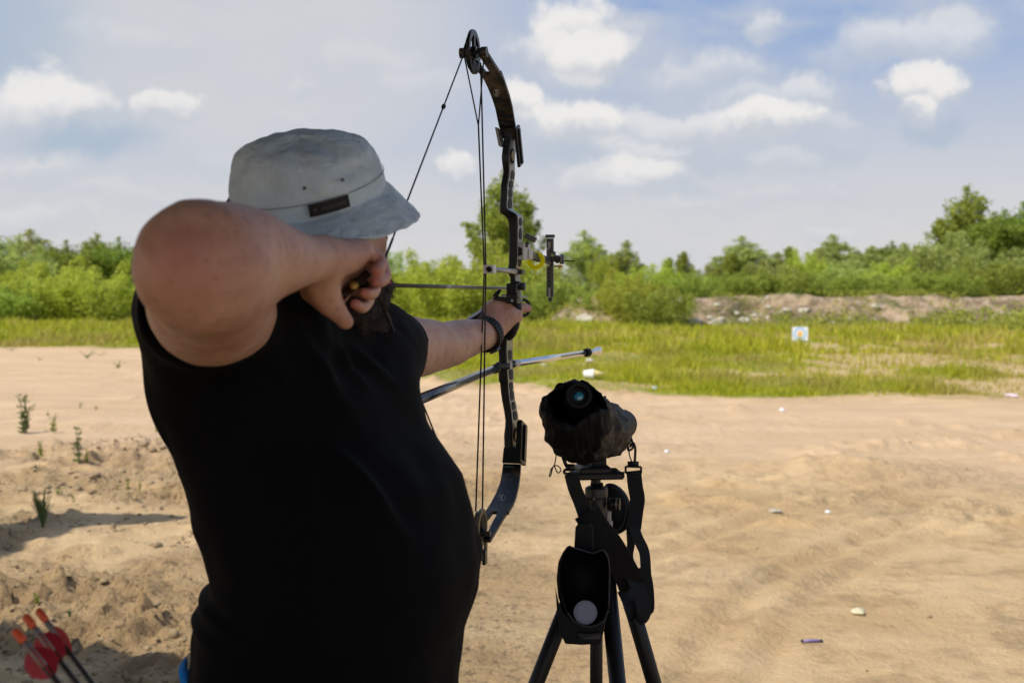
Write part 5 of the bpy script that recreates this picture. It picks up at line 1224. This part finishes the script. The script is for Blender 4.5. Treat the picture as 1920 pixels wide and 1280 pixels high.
# right hand: hypothenar side on top, thumb hanging, fingers curled round the release handle
K4, K3, K2, K1 = P(676, 470, 1.405), P(694, 484, 1.44), P(694, 512, 1.455), P(684, 542, 1.46)
Fb.chain([W_, P(650, 482, 1.38), K4], [.024, .0215, .0150], .010)
Fb.chain([P(612, 478, 1.37), P(655, 476, 1.42), K3], [.022, .019, .0125], .009)
Fb.chain([P(612, 495, 1.385), P(650, 505, 1.435), K2], [.020, .014, .0115], .009)
Fb.chain([P(608, 510, 1.385), P(645, 530, 1.44), K1], [.020, .014, .0115], .009)
Fb.chain([P(602, 500, 1.352), P(606, 535, 1.362), P(615, 562, 1.372), P(634, 586, 1.38), P(648, 603, 1.386)], [.0235, .0215, .0175, .0118, .0098], .010)
Fb.chain([P(592, 540, 1.385), P(612, 560, 1.39)], [.020, .017], .012)
# fingers
Fb.chain([K4, P(706, 482, 1.425), P(714, 497, 1.415), P(706, 507, 1.395)], [.0105, .0090, .0082, .0075], .002)
Fb.chain([K3, P(716, 500, 1.45), P(721, 520, 1.43), P(707, 529, 1.398)], [.0110, .0092, .0086, .0080], .002)
Fb.chain([K2, P(702, 530, 1.455), P(699, 549, 1.43), P(685, 550, 1.398)], [.0105, .0088, .0082, .0072], .002)
Fb.chain([K1, P(690, 560, 1.455), P(680, 576, 1.43), P(666, 570, 1.398)], [.0105, .0088, .0080, .0070], .002)
# left arm
LE = P(826, 648, 1.985); LW = P(906, 626, 2.222)
Fb.chain([LS, LS.lerp(LE, .5) + Vector((0, 0, .003)), LE, LE.lerp(LW, .45), LW], [.058, .0515, .0425, .0375, .0285], .03)
# bow hand
Fb.chain([LW, P(918, 604, 2.245), P(938, 590, 2.262)], [.0285, .030, .028], .012)
Fb.chain([P(918, 622, 2.24), P(940, 600, 2.262), P(960, 592, 2.275)], [.027, .027, .021], .012)
Fb.chain([P(915, 592, 2.243), P(926, 576, 2.25), P(942, 570, 2.265), P(958, 570, 2.30), P(968, 573, 2.325)], [.019, .0165, .0125, .0105, .0095], .010)   # thumb
for (ky, kx, pz, r_) in ((588, 962, 0, .0105), (600, 960, -.004, .0108), (613, 955, -.006, .0104), (624, 948, -.006, .0092)):
    a0 = P(kx - 18, ky, 2.262); a1 = P(kx + 1, ky - 1, 2.292); a2 = P(kx + 6, ky, 2.325); a3 = P(kx - 6, ky + 3, 2.345); a4 = P(kx - 15, ky + 4, 2.33)
    Fb.chain([a0, a1, a2, a3, a4], [r_ + .003, r_, r_ - .0008, r_ - .001, r_ - .0018], .004)
Fb.chain([P(962, 580, 2.292), P(978, 577, 2.315), P(989, 578, 2.335)], [.0125, .0105, .0092], .006)   # index past the riser, through the sling
# neck, torso core (under the shirt), hips, legs
HC = P(596, 465, 1.57); HFv = nrmz((.50, .866, -.03)); HR = nrmz((.866, -.50, 0)); HZ = nrmz(HR.cross(HFv)); HZ = HZ if HZ.z > 0 else -HZ
def HP(f, r, z): return HC + HFv * f + HR * r + HZ * z
neck0 = P(560, 640, 1.57)
Fb.cone(HP(-.02, 0, -.06), neck0, .060, .060, .02)
def torso_c(z): return None
TORS = [(640, 510, .120, .18), (700, 538, .142, .190), (800, 572, .148, .196), (900, 624, .167, .210), (1000, 648, .168, .212), (1050, 659, .169, .216), (1130, 640, .173, .22), (1200, 623, .165, .216), (1290, 606, .170, .22)]
cen = [(P(x, y, 1.57), a, b) for (y, x, a, b) in TORS]
for (c_, a, b) in cen[1:]: Fb.ell(c_, (TB, TS, Z), (a * .78, b * .78, .10), .03)
Fb.cone(RS + Vector((0, 0, -.03)), LS + Vector((0, 0, -.02)), .045, .04, .02)
hip = Vector((-.26, 1.585, .95)); Fb.ell(hip, (TB, TS, Z), (.150, .185, .14), .05)
for sx in (-1, 1):
    h0 = hip + TS * (.10 * sx) + Vector((0, 0, -.03)); kn = h0 + TS * (.06 * sx) + TB * .02; kn.z = .50; an = kn + TS * (.03 * sx) - TB * .03; an.z = .09
    Fb.chain([h0, kn, an], [.092, .060, .042], .03); toe = an + TB * .17 ; toe.z = .035; Fb.chain([an + Vector((0, 0, -.03)), toe], [.042, .032], .02)
# head
Fb.ell(HP(-.008, 0, .020), (HFv, HR, HZ), (.092, .073, .078), .02)
Fb.ell(HP(.020, 0, -.035), (HFv, HR, HZ), (.076, .066, .078), .03)
Fb.cone(HP(.055, 0, -.10), HP(.045, 0, -.085), .030, .038, .03)
Fb.cone(HP(.096, 0, -.004), HP(.110, 0, -.035), .010, .013, .014)
Fb.cone(P(704, 452, 1.60), P(703, 492, 1.60), .0165, .016, .014)
for s_ in (-1, 1): Fb.ell(HP(.104, .013 * s_, -.040), (HFv, HR, HZ), (.010, .008, .008), .006)
Fb.cone(HP(.090, -.038, .018), HP(.094, .038, .018), .011, .011, .015)
for s_ in (-1, 1):
    Fb.ell(HP(.097, .032 * s_, .0), (HFv, HR, HZ), (.012, .014, .013), .008, 'sub'); Fb.ell(HP(.082, .032 * s_, .0), (HFv, HR, HZ), (.0125, .0125, .0115), .003)
    Fb.cone(HP(.068, .052 * s_, -.030), HP(.045, .064 * s_, -.022), .014, .012, .02)
    # ears
    Fb.ell(HP(-.012, .078 * s_, -.012), (HFv, HR, HZ), (.019, .009, .031), .006); Fb.ell(HP(-.008, .088 * s_, -.010), (HFv, HR, HZ), (.010, .007, .017), .004, 'sub')
Fb.cone(HP(.093, -.020, -.072), HP(.093, .020, -.072), .0095, .0095, .006); Fb.cone(HP(.1045, -.024, -.0715), HP(.1045, .024, -.0715), .0018, .0018, .002, 'sub')
Vb, Qb = Fb.mesh('body')
bme_ = to_mesh('person_body', Vb, Qb, 1); Nb = np.zeros(len(Vb) * 3, np.float32); bme_.vertices.foreach_get('normal', Nb); Nb = Nb.reshape(-1, 3)
Vc = np.zeros(len(Vb) * 3, np.float32); bme_.vertices.foreach_get('co', Vc); Vc = Vc.reshape(-1, 3)
wA = (1 - sstep(Vc[:, 0], -.30, -.24) * (1 - sstep(Vc[:, 1], 1.75, 1.85))) * (1 - sstep(Vc[:, 1], 2.10, 2.2))
Vc = Vc + Nb * (wA * ((noise3(Vc * 26) - .5) * .0034 + (noise3(Vc * 70 + 9) - .5) * .0014))[:, None]; bme_.vertices.foreach_set('co', Vc.astype(np.float32).ravel()); bme_.update()
def prox(V, pts, r): return np.max([np.exp(-((V - np.array(q)) ** 2).sum(1) / r ** 2) for q in pts], 0)
pinkv = np.maximum(prox(Vb, [P(703, 510, 1.395), P(702, 527, 1.395), P(684, 549, 1.395), P(664, 567, 1.395), P(716, 510, 1.42), P(990, 578, 2.335)], .016), prox(Vb, [P(352, 478, 1.045)], .030) * .5)
at = bme_.attributes.new('pink', 'FLOAT', 'POINT'); at.data.foreach_set('value', pinkv.astype(np.float32))
body = link('body', bme_, SKM, person)
# ---- t-shirt (slot)
Fs = Field(ngrid([(-.62, -.02, .0052), (-.02, .05, .01)]), ngrid([(1.12, 1.22, .0065), (1.22, 1.98, .0065)]), ngrid([(.86, 1.70, .0055)]))
x, y, z = Fs.grid((slice(None),) * 3)
zs_ = np.array([c_.z for (c_, a, b) in cen])[::-1]
def ip(v): return np.interp(Fs.zs, zs_, np.array(v)[::-1])[None, None, :]
cxz, cyz = ip([c_.x for (c_, a, b) in cen]), ip([c_.y for (c_, a, b) in cen]); az_, bz_ = ip([a for (c_, a, b) in cen]), ip([b for (c_, a, b) in cen])
u_ = (x - cxz) * TB.x + (y - cyz) * TB.y; v_ = (x - cxz) * TS.x + (y - cyz) * TS.y
th_ = np.arctan2(u_, v_); k0 = ((np.abs(u_) / az_) ** 2.3 + (np.abs(v_) / bz_) ** 2.3) ** (1 / 2.3)
f = (k0 - 1) * az_ * .92
zt = cen[0][0].z + .02; f = np.maximum(f, z - zt); f = np.maximum(f, .94 - z)
Fs.F = np.broadcast_to(f, Fs.F.shape).astype(np.float32).copy()
Fs.cone(P(470, 612, 1.48), P(632, 660, 1.62), .080, .072, .05)
Fs.chain([P(505, 640, 1.46), RS + Vector((.005, 0, -.012))], [.088, .077], .04)
SA = (E_ - RS).normalized(); Fs.cone(RS, RS + SA * .10 + Vector((0, 0, -.012)), .0765, .0775, .02)
Fs.cone(P(422, 690, 1.45), RS + Vector((0, 0, -.02)), .086, .072, .05)
LA = (LE - LS).normalized(); Fs.chain([P(640, 660, 1.64), LS, LS + LA * .115], [.072, .069, .0600], .03)
Fs.cone(P(672, 720, 1.62), LS, .072, .066, .05)
Fs.cone(P(575, 630, 1.57), P(585, 590, 1.565), .088, .070, .03)
# sleeve mouths: cut square and hollowed
sc1 = RS + SA * .088 + Vector((-.005, 0, -.012)); nr = nrmz(SA + Vector((.22, 0, .28)))
Fs.plane(sc1, nr, np.array(sc1) - .15, np.array(sc1) + .16)
sc2 = LS + LA * .098; nl = nrmz(LA + Vector((.05, -.1, -.12)))
lo = np.array(sc2) - np.array([.06, .10, .10]); hi = np.array(sc2) + np.array([.14, .14, .10]); Fs.plane(sc2, nl, lo, hi)
Fs.cone(RS + SA * .03, RS + SA * .20, .0715, .0715, .003, 'sub'); Fs.cone(LS + LA * .065, LS + LA * .2, .0535, .0525, .003, 'sub')
# neck hole
Fs.cone(P(585, 600, 1.565), P(592, 560, 1.56), .064, .066, .004, 'sub')
# open hem
hemz = .945; sl = Fs.sl((-9, -9, .8), (9, 9, 1.0)); Fs.F[sl] = np.maximum(Fs.F[sl], -(np.broadcast_to(f, Fs.F.shape)[sl] + .006))
# folds: diagonal drag lines from the armpit and bunching at the back waist
Vs, Qs = Fs.mesh('shirt')
def fold(V, a, b, w, amp, freq=0):
    a = np.array(a); b = np.array(b); d = b - a; t = np.clip(((V - a) @ d) / (d @ d), 0, 1); dist = np.linalg.norm(V - (a + t[:, None] * d), axis=1)
    return amp * np.exp(-(dist / w) ** 2) * np.sin(np.pi * np.clip(t * .9 + .05, 0, 1))
me_s = to_mesh('shirt_tmp', Vs, Qs, 2); N_ = np.zeros(len(Vs) * 3, np.float32); me_s.vertices.foreach_get('normal', N_); N_ = N_.reshape(-1, 3)
Vn = np.zeros(len(Vs) * 3, np.float32); me_s.vertices.foreach_get('co', Vn); Vn = Vn.reshape(-1, 3)
D_ = np.zeros(len(Vs))
for (a, b, w, amp) in ((P(490, 640, 1.36), P(760, 1010, 1.42), .013, .013), (P(520, 600, 1.40), P(800, 900, 1.45), .014, .013), (P(470, 670, 1.34), P(640, 1100, 1.36), .015, .012), (P(560, 600, 1.44), P(790, 790, 1.5), .011, .010), (P(600, 615, 1.47), P(740, 730, 1.55), .010, .009),
        (P(280, 650, 1.42), P(330, 860, 1.46), .014, .006), (P(640, 610, 1.50), P(690, 700, 1.55), .008, .006), (P(700, 600, 1.60), P(745, 690, 1.66), .010, .005)):
    D_ += fold(Vn, a, b, w, amp); off = Vector((.022, 0, .012)); D_ -= fold(Vn, a + off, b + off, w * .9, amp * .6)
lb = np.exp(-((Vn[:, 2] - P(380, 1080, 1.5).z) / .07) ** 2) * sstep(-(Vn[:, 0] + .30), 0, .12)
wS = (1 - np.exp(-((Vn - np.array(LS + LA * .06)) ** 2).sum(1) / .10 ** 2) ) * (1 - np.exp(-((Vn - np.array(RS + SA * .05)) ** 2).sum(1) / .10 ** 2))
D_ *= 1.35 * (.25 + .75 * wS)
D_ += lb * .0045 * np.sin(Vn[:, 2] * 120 + 60 * Vn[:, 0] + 3 * np.sin(Vn[:, 2] * 37)) ; D_ += (noise3(Vn * 9.0) - .5) * .016 * wS + (noise3(Vn * 24 + 3) - .5) * .005
waist = -np.exp(-((Vn[:, 2] - P(380, 1085, 1.5).z) / .03) ** 2) * sstep(-(Vn[:, 0] + .34), 0, .05) * .008; D_ += waist
Vn = Vn + N_ * D_[:, None]
shirt = link('t_shirt', mesh_np('t_shirt', Vn, Qs), shirtm, person)
for (c0, nn_, ax0, r0) in ((sc2, nl, LA, .0605),):
    e1 = nn_.orthogonal().normalized(); e2 = nn_.cross(e1); ctr = LS + LA * ((c0 - LS).dot(nn_) / LA.dot(nn_))
    q = MB(); q.tube([ctr - nn_ * .004 + e1 * ((r0 + .0012 * math.sin(5 * t)) * math.cos(t)) + e2 * (r0 * math.sin(t)) for t in np.linspace(0, 2 * math.pi, 49)[:-1]], .0026, 8, close=True); q.build('sleeve_hem', shirtm, shirt, smooth=True)
# ---- trousers, belt strap and shoes
Ft = Field(ngrid([(-.60, .10, .012)]), ngrid([(1.2, 1.98, .012)]), ngrid([(.05, 1.06, .012)]))
Ft.ell(hip + Vector((0, 0, .02)), (TB, TS, Z), (.166, .202, .16), .05)
for sx in (-1, 1):
    h0 = hip + TS * (.10 * sx) + Vector((0, 0, -.03)); kn = h0 + TS * (.06 * sx) + TB * .02; kn.z = .50; an = kn + TS * (.03 * sx) - TB * .03; an.z = .10
    Ft.chain([h0, kn, an], [.108, .078, .064], .03)
Ft.plane((0, 0, 1.03), (0, 0, 1), (-9, -9, .9), (9, 9, 9)); Ft.plane((0, 0, .09), (0, 0, -1), (-9, -9, 0), (9, 9, .3))
Vt, Qt = Ft.mesh('t'); trousers = link('trousers', to_mesh('trousers', Vt, Qt, 1), mat('dark_trousers', (.012, .013, .016), .9, noise=(40, (.018, .019, .023))), person)
q = MB(); bl = [P(350, 1236, 1.50), P(344, 1252, 1.485), P(347, 1270, 1.47), P(356, 1296, 1.45), P(372, 1340, 1.43)]
q.tube(bez(bl, 6), [.001 + .006 * math.sin(min(1, i / 14) * 1.57) for i in range(25)], flat=(Vector((1, 0, 0)), .004)); q.build('blue_trim', mat('bright_blue_trim', (.0, .30, .85), .5), trousers, smooth=True)
for sx in (-1, 1):
    an = hip + TS * (.19 * sx) - TB * .01; Fh = MB(); rings = []
    for (t, w, h) in ((-.09, .030, .05), (-.07, .042, .085), (0, .044, .10), (.06, .046, .075), (.13, .050, .055), (.19, .040, .045), (.21, .018, .03)):
        c_ = an + TB * t; c_.z = h / 2 + .004; rings.append(Fh.ring(c_, TS, Z, w, h / 2, 16))
    Fh.loft(rings); Fh.build('shoe', rub, person, smooth=True, sub=1)
# ---- beard and hair
Fd = Field(ngrid([(HC.x - .14, HC.x + .16, .004)]), ngrid([(HC.y - .14, HC.y + .16, .004)]), ngrid([(HC.z - .19, HC.z + .10, .004)]))
Fd.ell(HP(.028, 0, -.085), (HFv, HR, HZ), (.080, .073, .058), .02); Fd.cone(HP(.070, 0, -.105), HP(.072, 0, -.135), .048, .036, .03); Fd.cone(HP(.05, .03, -.11), HP(.04, .035, -.13), .040, .030, .03)
Fd.cone(P(702, 490, 1.60), P(696, 528, 1.60), .0175, .020, .012); Fd.cone(P(692, 540, 1.585), P(678, 590, 1.565), .030, .025, .02); Fd.cone(P(690, 560, 1.56), P(668, 596, 1.54), .026, .021, .015)
for s_ in (-1, 1): Fd.cone(HP(.012, .070 * s_, -.060), HP(.006, .074 * s_, -.005), .013, .006, .012)
Fd.cone(HP(.100, -.022, -.060), HP(.100, .022, -.060), .0085, .0085, .01)
Fd.ell(HP(.118, 0, -.074), (HFv, HR, HZ), (.018, .022, .0075), .004, 'sub')
Vd, Qd = Fd.mesh('b'); dn = (noise3(Vd * 90) - .5) * .010 + (noise3(Vd * 34) - .5) * .012; cdir = Vd - np.array(HC); cdir /= np.linalg.norm(cdir, axis=1)[:, None]
hairm = mat('dark_brown_hair', (.030, .017, .011), .7, noise=(160, (.012, .007, .005)), bump=(300, 1, .003))
beard = link('beard', to_mesh('beard', Vd + cdir * dn[:, None], Qd, 0), hairm, person)
pick = rng.choice(len(Vd), 5200); b0 = Vd[pick] + cdir[pick] * dn[pick][:, None]; dr = cdir[pick] * .5 + rng.normal(0, .35, (5200, 3)) + np.array([0, 0, -.75]); dr /= np.linalg.norm(dr, axis=1)[:, None]
sd2 = np.cross(dr, rng.normal(0, 1, (5200, 3))); sd2 /= np.linalg.norm(sd2, axis=1)[:, None]; L_ = rng.uniform(.008, .022, (5200, 1))
Vv = np.stack([b0 - sd2 * .0005, b0 + sd2 * .0005, b0 + dr * L_], 1).reshape(-1, 3); o = link('whiskers', mesh_np('whiskers', Vv, np.arange(len(Vv)).reshape(-1, 3)), hairm, None, False); o.parent = beard
Fd = Field(ngrid([(HC.x - .14, HC.x + .16, .005)]), ngrid([(HC.y - .14, HC.y + .16, .005)]), ngrid([(HC.z - .12, HC.z + .15, .005)]))
Fd.ell(HP(-.012, 0, .010), (HFv, HR, HZ), (.088, .0745, .050), .02); Fd.ell(HP(-.045, 0, -.03), (HFv, HR, HZ), (.058, .064, .06), .02)
Fd.ell(HP(.085, 0, -.04), (HFv, HR, HZ), (.085, .11, .085), .01, 'sub')
Vd, Qd = Fd.mesh('h'); cdir = Vd - np.array(HC); cdir /= np.linalg.norm(cdir, axis=1)[:, None]; link('hair', to_mesh('hair', Vd + cdir * ((noise3(Vd * 110) - .5) * .006)[:, None], Qd), hairm, person)
eyem = mat('eye_white', (.6, .57, .53), .2); irm = mat('iris_brown', (.05, .025, .012), .1)
for s_ in (-1, 1):
    q = MB(); q.lathe(HP(.0925, .032 * s_, 0), HFv, [(0, .0065), (.0015, .005), (.002, .001)], 14); e_ = q.build('eye', eyem, person, smooth=True)
    q = MB(); q.lathe(HP(.0945, .032 * s_, 0), HFv, [(0, .0035), (.0006, .003)], 12); q.build('iris', irm, e_)
    q = MB(); q.tube([HP(.101, .018 * s_, .020), HP(.101, .033 * s_, .024), HP(.092, .050 * s_, .020)], [.002, .003, .0015], 6); q.build('eyebrow', hairm, person)

# ---- bucket hat
hatm = bpy.data.materials.new('hat_cotton'); hatm.use_nodes = True; n = NB(hatm.node_tree); p = n.N['Principled BSDF']; O = n.n('ShaderNodeTexCoord').outputs['Object']
c = n.mix(n.ramp(n.noise(O, 16, 5, .6).outputs[0], .35, .68), (.56, .68, .76, 1), (.45, .55, .62, 1)); c = n.mix(n.math('MULTIPLY', n.ramp(n.noise(O, 60, 4, .65).outputs[0], .5, .7), .3), c, (.70, .79, .85, 1))
n.L.new(c, p.inputs['Base Color']); p.inputs['Roughness'].default_value = .92; p.inputs['Specular IOR Level'].default_value = .15
wv = n.noise(O, 480, 2, .5).outputs[0]; b1 = n.n('ShaderNodeBump'); b1.inputs['Strength'].default_value = .35; b1.inputs['Distance'].default_value = .0006; n.L.new(wv, b1.inputs['Height'])
b2 = n.n('ShaderNodeBump'); b2.inputs['Strength'].default_value = .8; b2.inputs['Distance'].default_value = .009; n.L.new(n.noise(O, 26, 4, .6, 1.0).outputs[0], b2.inputs['Height']); n.L.new(b1.outputs[0], b2.inputs['Normal']); n.L.new(b2.outputs[0], p.inputs['Normal'])
HA = nrmz((-.105, -.385, .90)); hf = nrmz(Vector((.72, .69, 0)) - HA * Vector((.72, .69, 0)).dot(HA)); hr = HA.cross(hf); hr = hr if hr.x > 0 else -hr
HCc = P(582, 372, 1.555)
def hat_pt(phi, rs, h, extra=0.0):
    """phi measured from the front; rs scale of the crown ellipse; h height along the axis"""
    a, b = .1075, .0905
    return HCc + hf * (a * rs * math.cos(phi) + extra * math.cos(phi)) + hr * (b * rs * math.sin(phi) + extra * math.sin(phi)) + HA * h
NPH = 96
def wob(phi, k, ph): return math.sin(k * phi + ph)
def brim_len(phi): return .062 + .006 * math.cos(phi) + .0015 * wob(phi, 5, .4)
def brim_slope(phi, t):
    # flatter towards the viewer's side, steeper at front right and left
    w = hat_dir(phi); near = max(0, -w.y)
    return R(50 - 38 * near) + .05 * wob(phi, 4, 1.0)
def hat_dir(phi): return nrmz(hf * math.cos(phi) + hr * math.sin(phi))
rings = []
def ring(fn): rings.append([fn(2 * math.pi * i / NPH) for i in range(NPH)])
for t in np.linspace(1, 0, 12):
    def fb(phi, t=t):
        L = brim_len(phi) * t; s_ = brim_slope(phi, t); curl = .004 * math.sin(t * 3.1) + .0022 * t * wob(phi, 7, 2.0) + .0016 * t * wob(phi, 11, .3)
        rid = .0005 * math.cos(t * 2 * math.pi * 7)
        return hat_pt(phi, 1, 0, L * math.cos(s_)) + HA * (-L * math.sin(s_) + curl + rid)
    ring(fb)
prof = [(1.0, .004), (1.0, .012), (.998, .0215), (.99, .0225), (1.0, .024), (1.0, .032), (.99, .040), (.97, .048), (.94, .0555), (.90, .0625), (.87, .066), (.82, .070), (.72, .0755), (.58, .080), (.42, .0835), (.22, .086), (.05, .087)]
for (rs, h) in prof:
    def fc(phi, rs=rs, h=h):
        up = max(0, (h - .024) / .05); up = min(up, 1)
        d = (1.0 * wob(phi, 3, .6) + .8 * wob(phi, 7, 1.9) + .6 * wob(phi, 11, .2)) * .0016 * up
        # dents pushed into the crown wall
        for (p0, h0, pw, hw_, am) in ((2.6, .050, .28, .020, .013), (3.25, .056, .22, .016, .008), (2.05, .060, .20, .020, .010), (1.35, .058, .25, .018, .009), (.8, .05, .3, .02, .006), (4.2, .055, .3, .02, .008), (5.2, .05, .35, .02, .007)):
            dd = (phi - p0 + math.pi) % (2 * math.pi) - math.pi; d -= am * math.exp(-(dd / pw) ** 2 - ((h - h0) / hw_) ** 2)
        dx_ = hat_dir(phi).x; d -= .006 * up * max(0, -dx_)
        return hat_pt(phi, rs, h - .0145 * up * dx_ * rs + .002 * up * wob(phi, 2, 1.2), d)
    ring(fc)
q = MB(); q.loft(rings, cap=False); K = len(rings); q.add([HCc + HA * .088], []); base_ = (K - 1) * NPH
for i in range(NPH): q.f.append([base_ + i, base_ + (i + 1) % NPH, K * NPH]); q.m.append(0)
hat = q.build('hat', hatm, person, smooth=True, sub=1, solid=.0022)
tx = bpy.data.textures.new('hat_creases', 'CLOUDS'); tx.noise_scale = .042; tx.noise_depth = 2
md = hat.modifiers.new('crease', 'DISPLACE'); md.texture = tx; md.strength = .010; md.mid_level = .5
def on_hat(px, py, lift=.0015, lo=-.0, hi=.09):
    """point of the crown wall seen nearest that pixel"""
    best = None
    for i in range(360):
        phi = i * math.pi / 180
        for h in np.linspace(lo, hi, 46):
            w = hat_pt(phi, np.interp(h, [pp[1] for pp in prof], [pp[0] for pp in prof]), h)
            if hat_dir(phi).y > .25: continue
            v = w - Vector((0, 0, CAM_Z)); fz = v.y * math.cos(PITCH) - v.z * math.sin(PITCH); uz = v.z * math.cos(PITCH) + v.y * math.sin(PITCH)
            e = (960 + FPX * v.x / fz - px) ** 2 + (640 - FPX * uz / fz - py) ** 2
            if best is None or e < best[0]: best = (e, phi, h)
    return best[1], best[2]
pA = on_hat(578, 387); pB = on_hat(650, 376)
q = MB(); top_, bot_ = [], []; dphi = ((pB[0] - pA[0] + math.pi) % (2 * math.pi)) - math.pi
hm = (pA[1] + pB[1]) / 2; hm = min(max(hm, .0115), .014)
for i in range(13):
    ph = pA[0] + dphi * i / 12; top_.append(hat_pt(ph, 1, hm + .0082, .0056)); bot_.append(hat_pt(ph, 1, hm - .0082, .0056))
q.add(bot_ + top_, [[i, i + 1, 14 + i, 13 + i] for i in range(12)])
lbl = q.build('hat_label', mat('label_black', (.006, .006, .007), .7), hat, solid=.0012)
lm_ = mat('label_grey', (.045, .046, .05), .6)
def lp(u, v, l=.0067): ph = pA[0] + dphi * u; return hat_pt(ph, 1, hm + v * .0082, l)
q = MB(); q.add([lp(.10, 0), lp(.15, -.45), lp(.20, 0), lp(.15, .45)], [[0, 1, 2, 3]])
for k in range(8): u0 = .30 + k * .078; q.add([lp(u0, -.26), lp(u0 + .052, -.26), lp(u0 + .052, .24), lp(u0, .24)], [[0, 1, 2, 3]])
q.build('label_print', lm_, lbl, solid=.0004)
for (px, py) in ((571, 351), (640, 337)):
    ph, h = on_hat(px, py); q = MB(); o_ = hat_dir(ph); q.lathe(hat_pt(ph, np.interp(h, [pp[1] for pp in prof], [pp[0] for pp in prof]), h, .0022), o_, [(0, .0024), (.0022, .0024), (.0024, .0012)], 12); q.build('eyelet', mat('eyelet_grey', (.10, .10, .10), .5), hat)
ph, h = on_hat(445, 372); q = MB(); c_ = P(440, 376, 1.60); q.tube(bez([c_ + Vector((.012, 0, 0)), c_ + Vector((0, 0, .003)), c_ + Vector((-.008, -.004, -.004)), c_ + Vector((-.004, -.004, -.014))], 4), .004, 8); q.build('toggle', mat('toggle_dark', (.06, .06, .065), .6), hat, smooth=True)
# band seam line
q = MB(); q.tube([hat_pt(2 * math.pi * i / 72, .997, .0226, .0030) for i in range(72)], .0006, 4, close=True); q.build('band_seam', mat('seam_grey', (.16, .16, .15), .9), hat)

# ---- watch with rubber strap
wdir = (P(935, 600, 2.24) - LE).normalized(); wc = P(910, 626, 2.218); wa = nrmz((.35, .86, .38)); wx = wa.orthogonal().normalized(); wy = wa.cross(wx)
q = MB(); n_ = 40
q.loft([q.ring(wc - wa * .010, wx, wy, .0325, .0325, n_), q.ring(wc - wa * .010, wx, wy, .0355, .0355, n_), q.ring(wc + wa * .010, wx, wy, .0350, .0350, n_), q.ring(wc + wa * .010, wx, wy, .031, .031, n_)], close=True)
watch = q.build('watch_strap', mat('watch_rubber', (.016, .016, .018), .5), person, smooth=False)
for i in range(30):
    a_ = 2 * math.pi * i / 30; d_ = wx * math.cos(a_) + wy * math.sin(a_); q = MB(); q.box(wc + d_ * .0356, wa, d_.cross(wa), d_, .0045, .0016, .0012)
    if i % 1 == 0: q.build('strap_rib', rub, watch)
q = MB(); d_ = nrmz(Vector((.35, -.2, -1))); d_ = nrmz(d_ - wa * d_.dot(wa)); q.box(wc + d_ * .0375, wa, nrmz(d_.cross(wa)), d_, .009, .009, .0025); q.build('strap_buckle', graym, watch, bevel=.001)
d2 = -d_; q = MB(); q.lathe(wc + d2 * .034, d2, [(0, .018), (.007, .019), (.010, .0165)], 28); q.build('watch_case', blk, watch)
# ---- finger sling
q = MB(); fs_c = P(982, 577, 2.325); q.tube([fs_c + Vector((.004, 0, 0)) * math.sin(t) + Vector((0, .35, 0)) * 0 + Z * (.0165 * math.cos(t)) + nrmz((.6, .8, 0)) * (.0135 * math.sin(t)) for t in np.linspace(0, 2 * math.pi, 25)[:-1]], .0030, 8, close=True)
q.tube(bez([P(983, 590, 2.32), P(972, 594, 2.31), P(960, 588, 2.33)], 4), .0028, 6); q.build('finger_sling', rub, person, smooth=True)
# ---- hand-held release aid
brz = mat('release_brass', (.32, .20, .05), .35, metal=.8); rel = thing('release_aid', 'small brass handled release aid gripped in the drawing hand', 'release aid', tuple(P(670, 530, 1.42)))
q = MB(); q.tube(bez([P(640, 556, 1.405), P(660, 538, 1.415), P(690, 512, 1.425)], 5), .0058, 10); hb = q.build('handle', mat('handle_dark', (.035, .022, .012), .4, metal=.5), rel, smooth=True)
q = MB(); q.lathe(P(638, 556, 1.392), nrmz((-.2, -.9, .2)), [(0, .0034), (.006, .0044), (.009, .0036)], 14); q.build('thumb_knob', brz, rel, smooth=True)
q = MB(); q.lathe(P(664, 536, 1.402), nrmz((.1, -1, .1)), [(0, .0060), (.005, .0058), (.006, .004)], 14); q.build('trigger_barrel', brz, rel, smooth=True)
q = MB(); q.tube([P(668, 532, 1.42), P(690, 532, 1.46), NOCK - BA * .004], [.006, .0055, .003], 10); q.build('head', blk, rel, smooth=True)
